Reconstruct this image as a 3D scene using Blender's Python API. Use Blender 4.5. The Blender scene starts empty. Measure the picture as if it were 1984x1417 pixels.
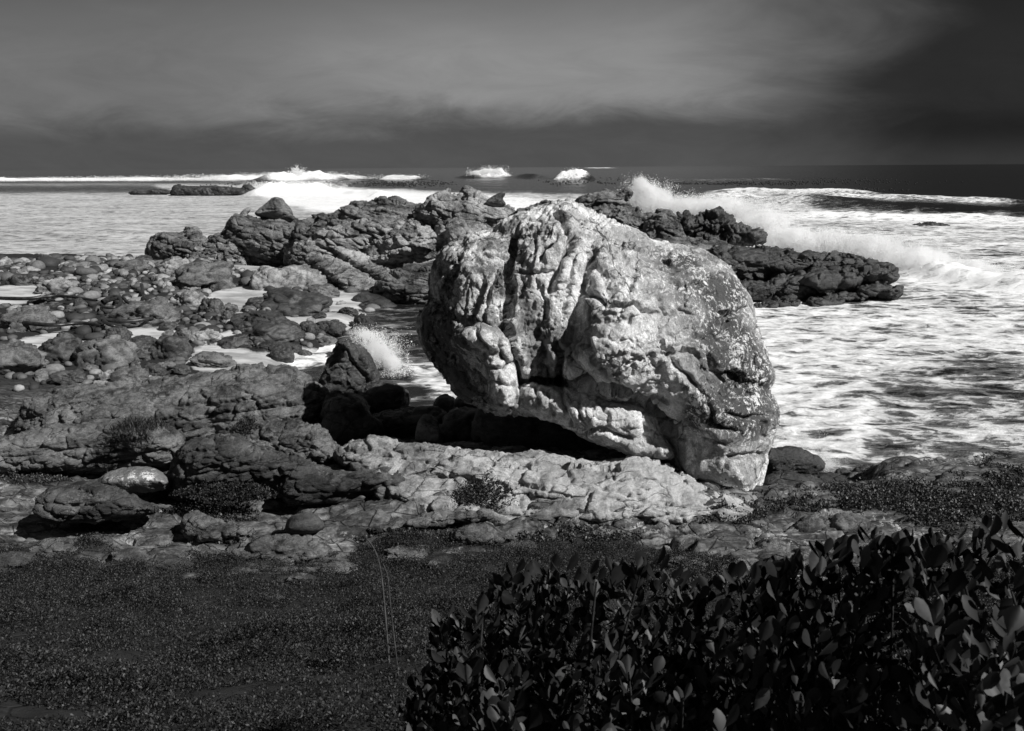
import bpy, math, random
import numpy as np
import openvdb as vdb
from mathutils import Matrix, Vector

random.seed(7)
rng = np.random.default_rng(11)
sc = bpy.context.scene
COL = sc.collection

# ------------------------------------------------------------------ camera model
W_PX, H_PX, F_PX = 1984.0, 1417.0, 1557.0      # picture size and focal length in its pixels
CAM_H = 6.7
PITCH = math.atan(384.0 / F_PX)
ROLL = math.radians(0.36)
_f = np.array([0, math.cos(PITCH), -math.sin(PITCH)])
_u0 = np.array([0, math.sin(PITCH), math.cos(PITCH)])
_r0 = np.array([1.0, 0, 0])
_u = _u0 * math.cos(ROLL) + _r0 * math.sin(ROLL)
_r = _r0 * math.cos(ROLL) - _u0 * math.sin(ROLL)
EYE = np.array([0, 0, CAM_H])


def ray(px, py):
    a = (np.asarray(px, float) - W_PX / 2) / F_PX
    b = (H_PX / 2 - np.asarray(py, float)) / F_PX
    return _f + a[..., None] * _r + b[..., None] * _u


def at_depth(px, py, D):
    d = ray(px, py)
    return EYE + d * (D / d[..., 1])[..., None]


def on_level(px, py, z):
    d = ray(px, py)
    return EYE + d * ((z - CAM_H) / d[..., 2])[..., None]


def depth_at(py, z, px=992.0):
    return float(on_level(np.array(px), np.array(py), z)[1])


def proj(x, y, z):
    dx, dy, dz = x, y, z - CAM_H
    w = dx * _f[0] + dy * _f[1] + dz * _f[2]
    w = np.where(w > 0.05, w, 0.05)
    px = W_PX / 2 + F_PX * (dx * _r[0] + dy * _r[1] + dz * _r[2]) / w
    py = H_PX / 2 - F_PX * (dx * _u[0] + dy * _u[1] + dz * _u[2]) / w
    return px, py


# ------------------------------------------------------------------ noise
_prm = np.random.default_rng(3).permutation(256).astype(np.int32)
_prm = np.concatenate([_prm, _prm])
_g = np.random.default_rng(4).normal(size=(256, 3)).astype(np.float32)
_g /= np.linalg.norm(_g, axis=1)[:, None]


def perlin(p):
    p = np.asarray(p, np.float32)
    i = np.floor(p).astype(np.int32)
    f = p - i
    i &= 255
    w = f * f * f * (f * (f * 6 - 15) + 10)
    out = 0
    for a in (0, 1):
        ha = _prm[(i[:, 0] + a) & 255]
        wa = w[:, 0] if a else 1 - w[:, 0]
        for b in (0, 1):
            hb = _prm[(ha + i[:, 1] + b) & 255]
            wb = wa * (w[:, 1] if b else 1 - w[:, 1])
            for c in (0, 1):
                h = _prm[(hb + i[:, 2] + c) & 255]
                g = _g[h]
                d = g[:, 0] * (f[:, 0] - a) + g[:, 1] * (f[:, 1] - b) + g[:, 2] * (f[:, 2] - c)
                out = out + d * wb * (w[:, 2] if c else 1 - w[:, 2])
    return out * 1.6


def fbm(p, octv=4, gain=0.5, ridged=False, seed=0.0):
    p = np.asarray(p, np.float32) + np.float32(seed * 17.3)
    s, a, t = 0, 1.0, 0.0
    for k in range(octv):
        n = perlin(p)
        if ridged:
            n = 1 - 2 * np.abs(n)
        s = s + a * n
        t += a
        a *= gain
        p = p * 2.03 + 5.7
    return s / t


def _rnd(h, k):
    return (_prm[(h + k * 37) & 255].astype(np.float32)) / 255.0


def worley(p):
    """F1, F2 and a random number in 0..1 of the nearest cell."""
    p = np.asarray(p, np.float32)
    i = np.floor(p).astype(np.int32)
    f1 = np.full(len(p), 9.0, np.float32)
    f2 = f1.copy()
    idr = np.zeros(len(p), np.float32)
    for a in (-1, 0, 1):
        for b in (-1, 0, 1):
            for c in (-1, 0, 1):
                j = i + np.array([a, b, c], np.int32)
                h = _prm[(_prm[(_prm[j[:, 0] & 255] + j[:, 1]) & 255] + j[:, 2]) & 255]
                q = np.stack([_rnd(h, 1), _rnd(h, 2), _rnd(h, 3)], 1)
                d = np.sqrt(((j + q - p) ** 2).sum(1))
                near = d < f1
                f2 = np.where(near, f1, np.minimum(f2, d))
                idr = np.where(near, _rnd(h, 5), idr)
                f1 = np.where(near, d, f1)
    return f1, f2, idr


def facets(p):
    """Planes broken off at random tilts: each cell of a scattered lattice carries its own slope."""
    p = np.asarray(p, np.float32)
    i = np.floor(p).astype(np.int32)
    f1 = np.full(len(p), 9.0, np.float32)
    out = np.zeros(len(p), np.float32)
    for a in (-1, 0, 1):
        for b in (-1, 0, 1):
            for c in (-1, 0, 1):
                j = i + np.array([a, b, c], np.int32)
                h = _prm[(_prm[(_prm[j[:, 0] & 255] + j[:, 1]) & 255] + j[:, 2]) & 255]
                v = p - j - np.stack([_rnd(h, 1), _rnd(h, 2), _rnd(h, 3)], 1)
                d = (v ** 2).sum(1)
                near = d < f1
                s = (v * _g[h]).sum(1) + .35 * (_rnd(h, 7) - .5)
                out = np.where(near, s, out)
                f1 = np.where(near, d, f1)
    return out


def sstep(a, b, x):
    t = np.clip((x - a) / (b - a), 0, 1)
    return t * t * (3 - 2 * t)


# ------------------------------------------------------------------ polygons
def chaikin(pts, n=2):
    p = np.asarray(pts, float)
    for _ in range(n):
        q = np.roll(p, -1, 0)
        p = np.stack([p * .75 + q * .25, p * .25 + q * .75], 1).reshape(-1, 2)
    return p


def seg_dist(x, y, pts, closed=False):
    """Distance to a polyline, signed side, and inside flag for a closed one."""
    pts = np.asarray(pts, float)
    q = np.roll(pts, -1, 0) if closed else pts[1:]
    p = pts if closed else pts[:-1]
    best = np.full(x.shape, 1e18)
    side = np.zeros(x.shape)
    ins = np.zeros(x.shape, bool)
    tt = np.zeros(x.shape)
    n = len(p)
    for k in range(n):
        ax, ay = p[k]
        bx, by = q[k]
        ex, ey = bx - ax, by - ay
        L = ex * ex + ey * ey + 1e-12
        t = np.clip(((x - ax) * ex + (y - ay) * ey) / L, 0, 1)
        dx, dy = x - ax - t * ex, y - ay - t * ey
        d = dx * dx + dy * dy
        m = d < best
        best = np.where(m, d, best)
        if closed:
            if ay != by:
                c = ((ay > y) != (by > y)) & (x < (bx - ax) * (y - ay) / (by - ay) + ax)
                ins ^= c
        else:
            side = np.where(m, np.sign(ex * (y - ay) - ey * (x - ax)), side)
            tt = np.where(m, (k + t) / n, tt)
    return (np.sqrt(best), ins) if closed else (np.sqrt(best), side, tt)


def inside(x, y, poly):
    return seg_dist(x, y, poly, True)[1]


# ------------------------------------------------------------------ meshes
def new_obj(name, V, Fc, mat=None, parent=None, origin=None, smooth=True, attrs=None):
    V = np.asarray(V, np.float32)
    Fc = np.asarray(Fc, np.int32)
    if origin is not None:
        V = V - np.asarray(origin, np.float32)
    me = bpy.data.meshes.new(name)
    me.vertices.add(len(V))
    me.vertices.foreach_set('co', V.ravel())
    k = Fc.shape[1]
    me.loops.add(Fc.size)
    me.loops.foreach_set('vertex_index', Fc.ravel())
    me.polygons.add(len(Fc))
    me.polygons.foreach_set('loop_start', np.arange(0, Fc.size, k, dtype=np.int32))
    me.polygons.foreach_set('use_smooth', np.full(len(Fc), smooth, bool))
    if attrs:
        for an, av in attrs.items():
            at = me.attributes.new(an, 'FLOAT', 'POINT')
            at.data.foreach_set('value', np.asarray(av, np.float32))
    me.update(calc_edges=True)
    me.validate()
    o = bpy.data.objects.new(name, me)
    COL.objects.link(o)
    if mat:
        me.materials.append(mat)
    if origin is not None:
        o.location = [float(c) for c in origin]
    if parent is not None:
        o.parent = parent
        if origin is not None:
            o.location = [float(c) - pc for c, pc in zip(origin, parent.location)]
    return o


def empty(name, loc):
    o = bpy.data.objects.new(name, None)
    o.empty_display_size = .2
    o.location = [float(c) for c in loc]
    COL.objects.link(o)
    return o


def tag(o, label=None, cat=None, group=None, kind=None):
    for k, v in (('label', label), ('category', cat), ('group', group), ('kind', kind)):
        if v:
            o[k] = v
    return o


def normals(V, Fc):
    if Fc.shape[1] == 4:
        fn = np.cross(V[Fc[:, 2]] - V[Fc[:, 0]], V[Fc[:, 3]] - V[Fc[:, 1]])
    else:
        fn = np.cross(V[Fc[:, 1]] - V[Fc[:, 0]], V[Fc[:, 2]] - V[Fc[:, 0]])
    N = np.zeros_like(V)
    idx = Fc.ravel()
    rep = np.repeat(fn, Fc.shape[1], 0)
    for c in range(3):
        N[:, c] = np.bincount(idx, rep[:, c], len(V))
    return N / (np.linalg.norm(N, axis=1)[:, None] + 1e-9)


def smooth_mesh(V, Fc, it=1, lam=.5):
    a = Fc.ravel()
    b = np.roll(Fc, -1, 1).ravel()
    ii = np.concatenate([a, b])
    jj = np.concatenate([b, a])
    cnt = np.bincount(ii, minlength=len(V))[:, None] + 1e-9
    for _ in range(it):
        S = np.stack([np.bincount(ii, V[jj, c], len(V)) for c in range(3)], 1)
        V = V + lam * (S / cnt - V)
    return V


def mesh_field(F, org, vox):
    """Surface of F > 0 on a regular grid."""
    g = vdb.FloatGrid(1.0)
    g.copyFromArray(np.ascontiguousarray(-F, np.float32))
    P, Q = g.convertToQuads(0.0)
    V = P.astype(np.float64) * vox + np.asarray(org)
    Q = Q.astype(np.int64)
    a, b, c, d = (V[Q[:, k]] - V.mean(0) for k in range(4))
    vol = (np.cross(b - a, c - a) * a).sum() + (np.cross(c - a, d - a) * a).sum()
    if vol < 0:
        Q = Q[:, ::-1]
    return V, Q


def sculpt(poly, D, front, back, R, vox, lean=0.0, bumps=(), ch=2, power=2.0, smooth=1, boxy=0.0, zc=None):
    """A solid stone whose outline, seen from the shore, is poly, bulging front metres towards the land and back metres
    towards the sea round the upright plane at depth D."""
    poly = chaikin(poly, ch)
    st = max(1.5, min(4.0, (poly[:, 0].max() - poly[:, 0].min()) / 200))
    x0, x1 = poly[:, 0].min() - 4 * st, poly[:, 0].max() + 4 * st
    y0, y1 = poly[:, 1].min() - 4 * st, poly[:, 1].max() + 4 * st
    gx, gy = np.meshgrid(np.arange(x0, x1 + st, st), np.arange(y0, y1 + st, st))
    d, ins = seg_dist(gx, gy, poly, True)
    sd = np.where(ins, d, -d).astype(np.float32)
    u = np.clip(sd / R, 0, 1)
    hp = (1 - (1 - u) ** power) ** (1 / power)
    if boxy:
        hp = hp * (1 - boxy) + boxy * np.clip(sd / (R * .25), 0, 1) ** .5
    hf, hb = front * hp, back * hp
    for bx, by, sx, sy, rot, amp in bumps:
        c, s = math.cos(math.radians(rot)), math.sin(math.radians(rot))
        ex, ey = (gx - bx) * c + (gy - by) * s, -(gx - bx) * s + (gy - by) * c
        hf = hf + amp * np.exp(-(ex / sx) ** 2 - (ey / sy) ** 2) * np.clip(sd / 25, 0, 1)
    # world grid
    cs = at_depth(np.array([x0, x1, x0, x1]), np.array([y0, y0, y1, y1]), D)
    mx = np.abs(hf).max()
    near = at_depth(np.array([x0, x1, x0, x1]), np.array([y0, y0, y1, y1]), D + back)
    al = np.concatenate([cs, near])
    wx0, wx1 = al[:, 0].min() - .1, al[:, 0].max() + .1
    wz0, wz1 = al[:, 2].min() - .1, al[:, 2].max() + .1
    zmid = (wz0 + wz1) / 2 if zc is None else zc
    ln = abs(lean) * (wz1 - wz0) / 2
    wy0, wy1 = D - mx - ln - 3 * vox, D + back + ln + 3 * vox
    xs, ys, zs = (np.arange(a, b + vox, vox, dtype=np.float32) for a, b in ((wx0, wx1), (wy0, wy1), (wz0, wz1)))
    F = np.empty((len(xs), len(ys), len(zs)), np.float32)
    X, Z = np.meshgrid(xs, zs, indexing='ij')
    H, Wd = sd.shape
    for j, y in enumerate(ys):
        px, py = proj(X, float(y), Z)
        fx = np.clip((px - x0) / st, 0, Wd - 1.01)
        fy = np.clip((py - y0) / st, 0, H - 1.01)
        ix, iy = fx.astype(np.int32), fy.astype(np.int32)
        fx, fy = fx - ix, fy - iy

        def bil(A):
            return (A[iy, ix] * (1 - fx) + A[iy, ix + 1] * fx) * (1 - fy) + (A[iy + 1, ix] * (1 - fx) + A[iy + 1, ix + 1] * fx) * fy
        t = bil(sd) * (D / F_PX)
        q = y - (D + lean * (Z - zmid))
        F[:, j, :] = np.minimum(t, np.minimum(bil(hf) + q, bil(hb) - q))
    F /= math.sqrt(1 + lean * lean)
    F[0] = F[-1] = -1
    F[:, 0] = F[:, -1] = -1
    F[:, :, 0] = F[:, :, -1] = -1
    V, Q = mesh_field(F, (xs[0], ys[0], zs[0]), vox)
    if smooth:
        V = smooth_mesh(V, Q, smooth)
    return V, Q


def rot_axes(strike, dip):
    """Rows: along the bedding, across it, and its normal."""
    a, b = math.radians(strike), math.radians(dip)
    e1 = np.array([math.cos(a) * math.cos(b), math.sin(a) * math.cos(b), math.sin(b)])
    n = np.array([-math.cos(a) * math.sin(b), -math.sin(a) * math.sin(b), math.cos(b)])
    return np.stack([e1, np.cross(n, e1), n])


def weather(V, Q, amp=.1, scale=.6, strata=None, blocks=None, fine=(.015, 6.0), seed=0, flute=None, amp_r=0.0, facet=None):
    """Weather a stone: broad lumps, beds, joints between blocks, flutes, grain."""
    V = V.astype(np.float64)
    N = normals(V, Q)
    d = amp * fbm(V * scale, 4, .5, seed=seed)
    if amp_r:
        d = d - amp_r * np.abs(fbm(V * scale * 1.7, 3, seed=seed + 3)) * 2
    if facet is None and blocks:
        facet = (max(blocks[0]) * .62, blocks[1] * .8)
    if facet:
        w = np.stack([fbm(V / facet[0] * .8, 2, seed=seed + q) for q in (4, 5, 6)], 1) * .3
        d = d + facet[1] * (facets(V / facet[0] + w + seed) + .35 * facets(V / facet[0] * 2.6 + w + seed + 9))
    if blocks:
        (sx, sy, sz), off, cd, cw, strike, dip = blocks
        A = rot_axes(strike, dip)
        w = np.stack([fbm(V * .9 / sx, 3, seed=seed + k) for k in (1, 2, 3)], 1) * .35
        L = (V @ A.T) / np.array([sx, sy, sz]) + w + seed * 3.1
        f1, f2, r = worley(L)
        d = d + off * (r - .5) * 2 * sstep(0, .16, f2 - f1) - cd * np.exp(-((f2 - f1) / cw) ** 2)
        f1, f2, r = worley(L * 2.7 + 11.3)
        d = d + .42 * off * (r - .5) * 2 * sstep(0, .2, f2 - f1) - .4 * cd * np.exp(-((f2 - f1) / (cw * 1.2)) ** 2) * (.5 + fbm(V * .7 / sx, 2, seed=seed + 21))
    V = V + N * d[:, None]
    if strata:
        th, am, strike, dip = strata
        A = rot_axes(strike, dip)
        s = (V @ A[2]) / th + .9 * fbm(V * .5, 3, seed=seed + 7) + seed
        k = np.floor(s).astype(np.int64)
        fr = s - k
        r0 = _rnd(_prm[k & 255], 1)
        r1 = _rnd(_prm[(k + 1) & 255], 1)
        lay = (r0 * (1 - sstep(.75, 1, fr)) + r1 * sstep(.75, 1, fr) - .5)
        groove = -np.exp(-((fr - .88) / .07) ** 2)
        m = .55 + .6 * fbm(V * .8, 2, seed=seed + 9)
        N = normals(V, Q)
        side = np.sqrt(np.clip(1 - (N @ A[2]) ** 2, 0, 1))
        V = V + N * (am * (lay + .8 * groove) * m * side)[:, None]
    if flute:
        fa, fs, stretch = flute
        N = normals(V, Q)
        p = V * np.array([fs, fs, fs / stretch])
        V = V + N * (fa * fbm(p, 4, .55, ridged=True, seed=seed + 5))[:, None]
    if fine:
        N = normals(V, Q)
        V = V + N * (fine[0] * (fbm(V * fine[1], 4, .65, seed=seed + 11) + .9 * fbm(V * fine[1] * .45, 4, .6, ridged=True, seed=seed + 13)))[:, None]
    return V
# ------------------------------------------------------------------ materials
class NT:
    def __init__(s, tree):
        s.t = tree

    def n(s, typ, **kw):
        nd = s.t.nodes.new(typ)
        for k, v in kw.items():
            if k[0] == '_':
                setattr(nd, k[1:], v)
            else:
                s.put(nd, k.replace('__', ' '), v)
        return nd

    def put(s, nd, key, v):
        sock = nd.inputs[int(key[1:])] if key[0] == 'i' and key[1:].isdigit() else nd.inputs[key]
        if isinstance(v, bpy.types.NodeSocket):
            s.t.links.new(v, sock)
        else:
            sock.default_value = v

    def math(s, op, a, b=0.0, clamp=False):
        nd = s.n('ShaderNodeMath', _operation=op, _use_clamp=clamp)
        s.put(nd, 'i0', a)
        s.put(nd, 'i1', b)
        return nd.outputs[0]

    def mapr(s, v, a, b, c=0.0, d=1.0, smooth=True):
        nd = s.n('ShaderNodeMapRange', _interpolation_type='SMOOTHSTEP' if smooth else 'LINEAR')
        for k, x in enumerate((v, a, b, c, d)):
            s.put(nd, 'i%d' % k, x)
        return nd.outputs[0]

    def mix(s, f, a, b):
        nd = s.n('ShaderNodeMix', _data_type='FLOAT')
        s.put(nd, 'i0', f)
        s.put(nd, 'i2', a)
        s.put(nd, 'i3', b)
        return nd.outputs[0]

    def noise(s, vec, scale, detail=4.0, rough=.55, dist=0.0, typ=None):
        nd = s.n('ShaderNodeTexNoise', Scale=scale, Detail=detail, Roughness=rough, Distortion=dist)
        s.put(nd, 'Vector', vec)
        return nd.outputs[0]

    def vmul(s, vec, m):
        nd = s.n('ShaderNodeVectorMath', _operation='MULTIPLY')
        s.put(nd, 'i0', vec)
        s.put(nd, 'i1', m)
        return nd.outputs[0]

    def vrot(s, vec, e):
        nd = s.n('ShaderNodeVectorRotate', _rotation_type='EULER_XYZ')
        s.put(nd, 'Vector', vec)
        s.put(nd, 'Rotation', e)
        return nd.outputs[0]

    def attr(s, name):
        return s.n('ShaderNodeAttribute', _attribute_name=name).outputs['Fac']

    def grey(s, v):
        nd = s.n('ShaderNodeCombineColor')
        for k in range(3):
            s.put(nd, 'i%d' % k, v)
        return nd.outputs[0]


def new_mat(name):
    m = bpy.data.materials.new(name)
    m.use_nodes = True
    t = m.node_tree
    t.nodes.clear()
    k = NT(t)
    out = k.n('ShaderNodeOutputMaterial')
    b = k.n('ShaderNodeBsdfPrincipled')
    t.links.new(b.outputs[0], out.inputs[0])
    return m, k, b


def rock_mat(name, lo, hi, s=1.0, bed=(0.0, 0.0, 0.0), stretch=2.5, rough=.85, lichen=0.0, lcol=.5, cracks=.6, bump=.5,
             bdist=.03, attr_l=None, attr_tone=None, wet_z=None, randomise=False, spec=.3, cscale=1.4, con=(.38, .64)):
    """Weathered sandstone: mottling, bedding streaks, thin joints, lichen flecks, a rough skin."""
    m, k, b = new_mat(name)
    P = k.n('ShaderNodeNewGeometry').outputs['Position']
    if randomise:
        oi = k.n('ShaderNodeObjectInfo').outputs['Random']
        P2 = k.n('ShaderNodeVectorMath', _operation='ADD')
        k.put(P2, 'i0', P)
        k.put(P2, 'i1', k.math('MULTIPLY', oi, 50.0))
        P = P2.outputs[0]
    Q = k.vmul(k.vrot(P, bed), (1, 1, stretch))
    n1 = k.noise(Q, 1.1 * s, 7, .62, .6)
    n2 = k.noise(Q, 7.0 * s, 6, .65, .3)
    n3 = k.noise(P, 34.0 * s, 4, .7)
    t = k.math('ADD', k.math('MULTIPLY', n1, .6), k.math('ADD', k.math('MULTIPLY', n2, .28), k.math('MULTIPLY', n3, .12)))
    t = k.mapr(t, con[0], con[1])
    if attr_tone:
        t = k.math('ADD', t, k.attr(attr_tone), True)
    c = k.mix(t, lo, hi)
    c = k.math('MULTIPLY', c, k.mapr(n3, .3, .7, .78, 1.16, False))
    # thin joints
    warp = k.n('ShaderNodeVectorMath', _operation='ADD')
    k.put(warp, 'i0', Q)
    wn = k.n('ShaderNodeTexNoise', Scale=2.2 * s, Detail=3.0)
    k.put(wn, 'Vector', Q)
    k.put(warp, 'i1', k.vmul(wn.outputs['Color'], (.5, .5, .5)))
    vo = k.n('ShaderNodeTexVoronoi', _feature='DISTANCE_TO_EDGE', Scale=cscale * s)
    k.put(vo, 'Vector', warp.outputs[0])
    crk = k.mapr(vo.outputs['Distance'], 0.0, .035, 1.0, 0.0)
    crk = k.math('MULTIPLY', crk, k.mapr(k.noise(P, .9 * s, 3), .42, .6))
    c = k.math('MULTIPLY', c, k.math('SUBTRACT', 1.0, k.math('MULTIPLY', crk, cracks * .8)))
    if lichen:
        a = k.mapr(k.noise(P, 1.3 * s, 3), .5, .62)
        e = k.mapr(k.noise(P, 9.0 * s, 6, .75), .52, .58)
        c = k.mix(k.math('MULTIPLY', k.math('MULTIPLY', a, e), lichen), c, lcol)
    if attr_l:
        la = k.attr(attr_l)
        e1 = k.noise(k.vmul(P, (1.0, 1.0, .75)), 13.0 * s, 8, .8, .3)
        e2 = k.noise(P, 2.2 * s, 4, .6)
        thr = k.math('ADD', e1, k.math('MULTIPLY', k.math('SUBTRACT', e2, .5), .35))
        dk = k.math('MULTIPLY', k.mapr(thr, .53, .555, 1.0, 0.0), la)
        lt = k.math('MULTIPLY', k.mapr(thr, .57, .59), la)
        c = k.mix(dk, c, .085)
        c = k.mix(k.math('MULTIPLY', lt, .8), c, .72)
    hgt = k.math('ADD', k.math('MULTIPLY', n2, .8), k.math('ADD', k.math('MULTIPLY', n3, .3), k.math('MULTIPLY', crk, -.45)))
    bil = k.math('ABSOLUTE', k.math('SUBTRACT', k.noise(Q, 16.0 * s, 5, .7, .4), .5))
    hgt = k.math('ADD', hgt, k.math('MULTIPLY', bil, 1.3))
    hgt = k.math('ADD', hgt, k.math('MULTIPLY', k.noise(P, 90.0 * s, 3, .7), .14))
    c = k.math('MULTIPLY', c, k.mapr(bil, .0, .05, .8, 1.04))
    bp = k.n('ShaderNodeBump', Strength=bump, Distance=bdist / s)
    k.put(bp, 'Height', hgt)
    k.put(b, 'Normal', bp.outputs[0])
    r = rough
    if wet_z:
        z = k.n('ShaderNodeSeparateXYZ')
        k.put(z, 'i0', k.n('ShaderNodeNewGeometry').outputs['Position'])
        zz = k.math('ADD', z.outputs[2], k.math('MULTIPLY', k.math('SUBTRACT', n1, .5), 1.2))
        wet = k.mapr(zz, wet_z[0], wet_z[1], 1.0, 0.0)
        c = k.math('MULTIPLY', c, k.mix(wet, 1.0, .38))
        r = k.mix(wet, rough, .34)
    k.put(b, 'Base Color', k.grey(c))
    k.put(b, 'Roughness', r)
    k.put(b, 'Specular IOR Level', spec)
    return m


M = {}
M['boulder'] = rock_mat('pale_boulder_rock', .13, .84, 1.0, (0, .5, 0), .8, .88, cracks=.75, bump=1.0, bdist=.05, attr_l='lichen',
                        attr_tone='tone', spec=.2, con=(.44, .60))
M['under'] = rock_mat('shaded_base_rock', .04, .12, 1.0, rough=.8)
M['ledge'] = rock_mat('pale_ledge_rock', .13, .46, 1.0, (0, .12, .2), 2.2, .88, cracks=.8, bump=.8, bdist=.05, attr_tone='tone', spec=.2, lichen=.35, lcol=.5)
M['ridge'] = rock_mat('ridge_rock', .024, .26, .45, (0, -.25, .2), 2.4, .8, lichen=.25, lcol=.28, cracks=.8, bump=.9, bdist=.05, cscale=2.0)
M['ridge_pale'] = rock_mat('ridge_rock_pale', .04, .44, .45, (0, -.2, .2), 2.2, .85, lichen=.3, lcol=.4, cracks=.7, bump=.8, bdist=.05, cscale=2.0)
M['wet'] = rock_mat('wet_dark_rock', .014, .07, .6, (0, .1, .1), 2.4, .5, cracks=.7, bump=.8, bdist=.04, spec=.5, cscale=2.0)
M['outcrop'] = rock_mat('grey_outcrop_rock', .032, .22, 1.0, (0, .22, .2), 2.6, .85, lichen=.4, lcol=.33, cracks=.9, bump=.9, bdist=.05, cscale=2.0)
M['outcrop_dark'] = rock_mat('dark_outcrop_rock', .02, .11, 1.0, (0, .12, .2), 2.6, .8, lichen=.35, lcol=.32, cracks=.8, bump=.9, bdist=.05, cscale=2.0)
M['patched'] = rock_mat('white_patched_rock', .09, .17, 1.0, rough=.85, lichen=1.0, lcol=.6, cracks=.3, bump=.5)
M['stone_dark'] = rock_mat('dark_stone', .016, .085, 1.3, stretch=2.0, rough=.55, cracks=.5, bump=.6, randomise=True, spec=.45)
M['stone_mid'] = rock_mat('grey_stone', .035, .20, 1.3, stretch=2.0, rough=.8, cracks=.6, bump=.6, randomise=True)
M['stone_pale'] = rock_mat('pale_stone', .08, .38, 1.3, stretch=1.6, rough=.85, cracks=.5, bump=.5, randomise=True)
M['speckled'] = rock_mat('speckled_stone', .10, .42, 3.0, stretch=1.0, rough=.85, cracks=.2, bump=.5)


def ground_mat():
    m, k, b = new_mat('coastal_ground')
    P = k.n('ShaderNodeNewGeometry').outputs['Position']
    Q = k.vmul(k.vrot(P, (0, .1, .25)), (1, 2.2, 2.0))
    n1 = k.noise(Q, .9, 7, .65, .6)
    n2 = k.noise(Q, 6.0, 6, .68, .3)
    n3 = k.noise(P, 40.0, 4, .7)
    t = k.mapr(k.math('ADD', k.math('MULTIPLY', n1, .6), k.math('MULTIPLY', n2, .4)), .4, .66)
    rock = k.mix(t, .03, .21)
    st = k.noise(k.vmul(k.vrot(P, (0, 0, -.12)), (.35, 4.2, 3.0)), 1.5, 7, .68, .7)
    rock = k.math('MULTIPLY', rock, k.mapr(st, .36, .62, .42, 1.35))
    rock = k.mix(k.math('MULTIPLY', k.mapr(st, .60, .66), .6), rock, .36)
    vo = k.n('ShaderNodeTexVoronoi', _feature='DISTANCE_TO_EDGE', Scale=1.5)
    k.put(vo, 'Vector', Q)
    crk = k.mapr(vo.outputs['Distance'], 0, .04, 1, 0)
    rock = k.math('MULTIPLY', rock, k.math('SUBTRACT', 1.0, k.math('MULTIPLY', crk, .55)))
    li = k.math('MULTIPLY', k.mapr(k.noise(P, 1.1, 3), .52, .62), k.mapr(k.noise(P, 10.0, 6, .75), .53, .58))
    rock = k.mix(k.math('MULTIPLY', li, k.attr('bedrock')), rock, .33)
    soil = k.mix(n2, .008, .03)
    c = k.mix(k.attr('bedrock'), soil, rock)
    sand = k.mix(k.mapr(k.noise(k.vmul(P, (.5, 1.2, 1)), .9, 6, .65), .35, .62), .26, .54)
    sand = k.math('MULTIPLY', sand, k.mapr(n3, .3, .7, .93, 1.05, False))
    edge = k.math('ADD', k.attr('sand'), k.math('ADD', k.math('MULTIPLY', k.math('SUBTRACT', k.noise(P, 1.3, 6, .7), .5), 1.3), k.math('MULTIPLY', k.math('SUBTRACT', k.noise(P, 7.0, 4), .5), .35)))
    sm = k.mapr(edge, .42, .58)
    sand = k.math('MULTIPLY', sand, k.mapr(edge, .5, .95, .42, 1.0))
    c = k.mix(sm, c, sand)
    k.put(b, 'Base Color', k.grey(c))
    k.put(b, 'Roughness', .85)
    k.put(b, 'Specular IOR Level', .25)
    hgt = k.math('ADD', k.math('MULTIPLY', n2, .8), k.math('ADD', k.math('MULTIPLY', n3, .35), k.math('MULTIPLY', crk, -.5)))
    hgt = k.math('MULTIPLY', hgt, k.mix(sm, 1.0, .08))
    bp = k.n('ShaderNodeBump', Strength=.8, Distance=.05)
    k.put(bp, 'Height', hgt)
    k.put(b, 'Normal', bp.outputs[0])
    return m


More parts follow.
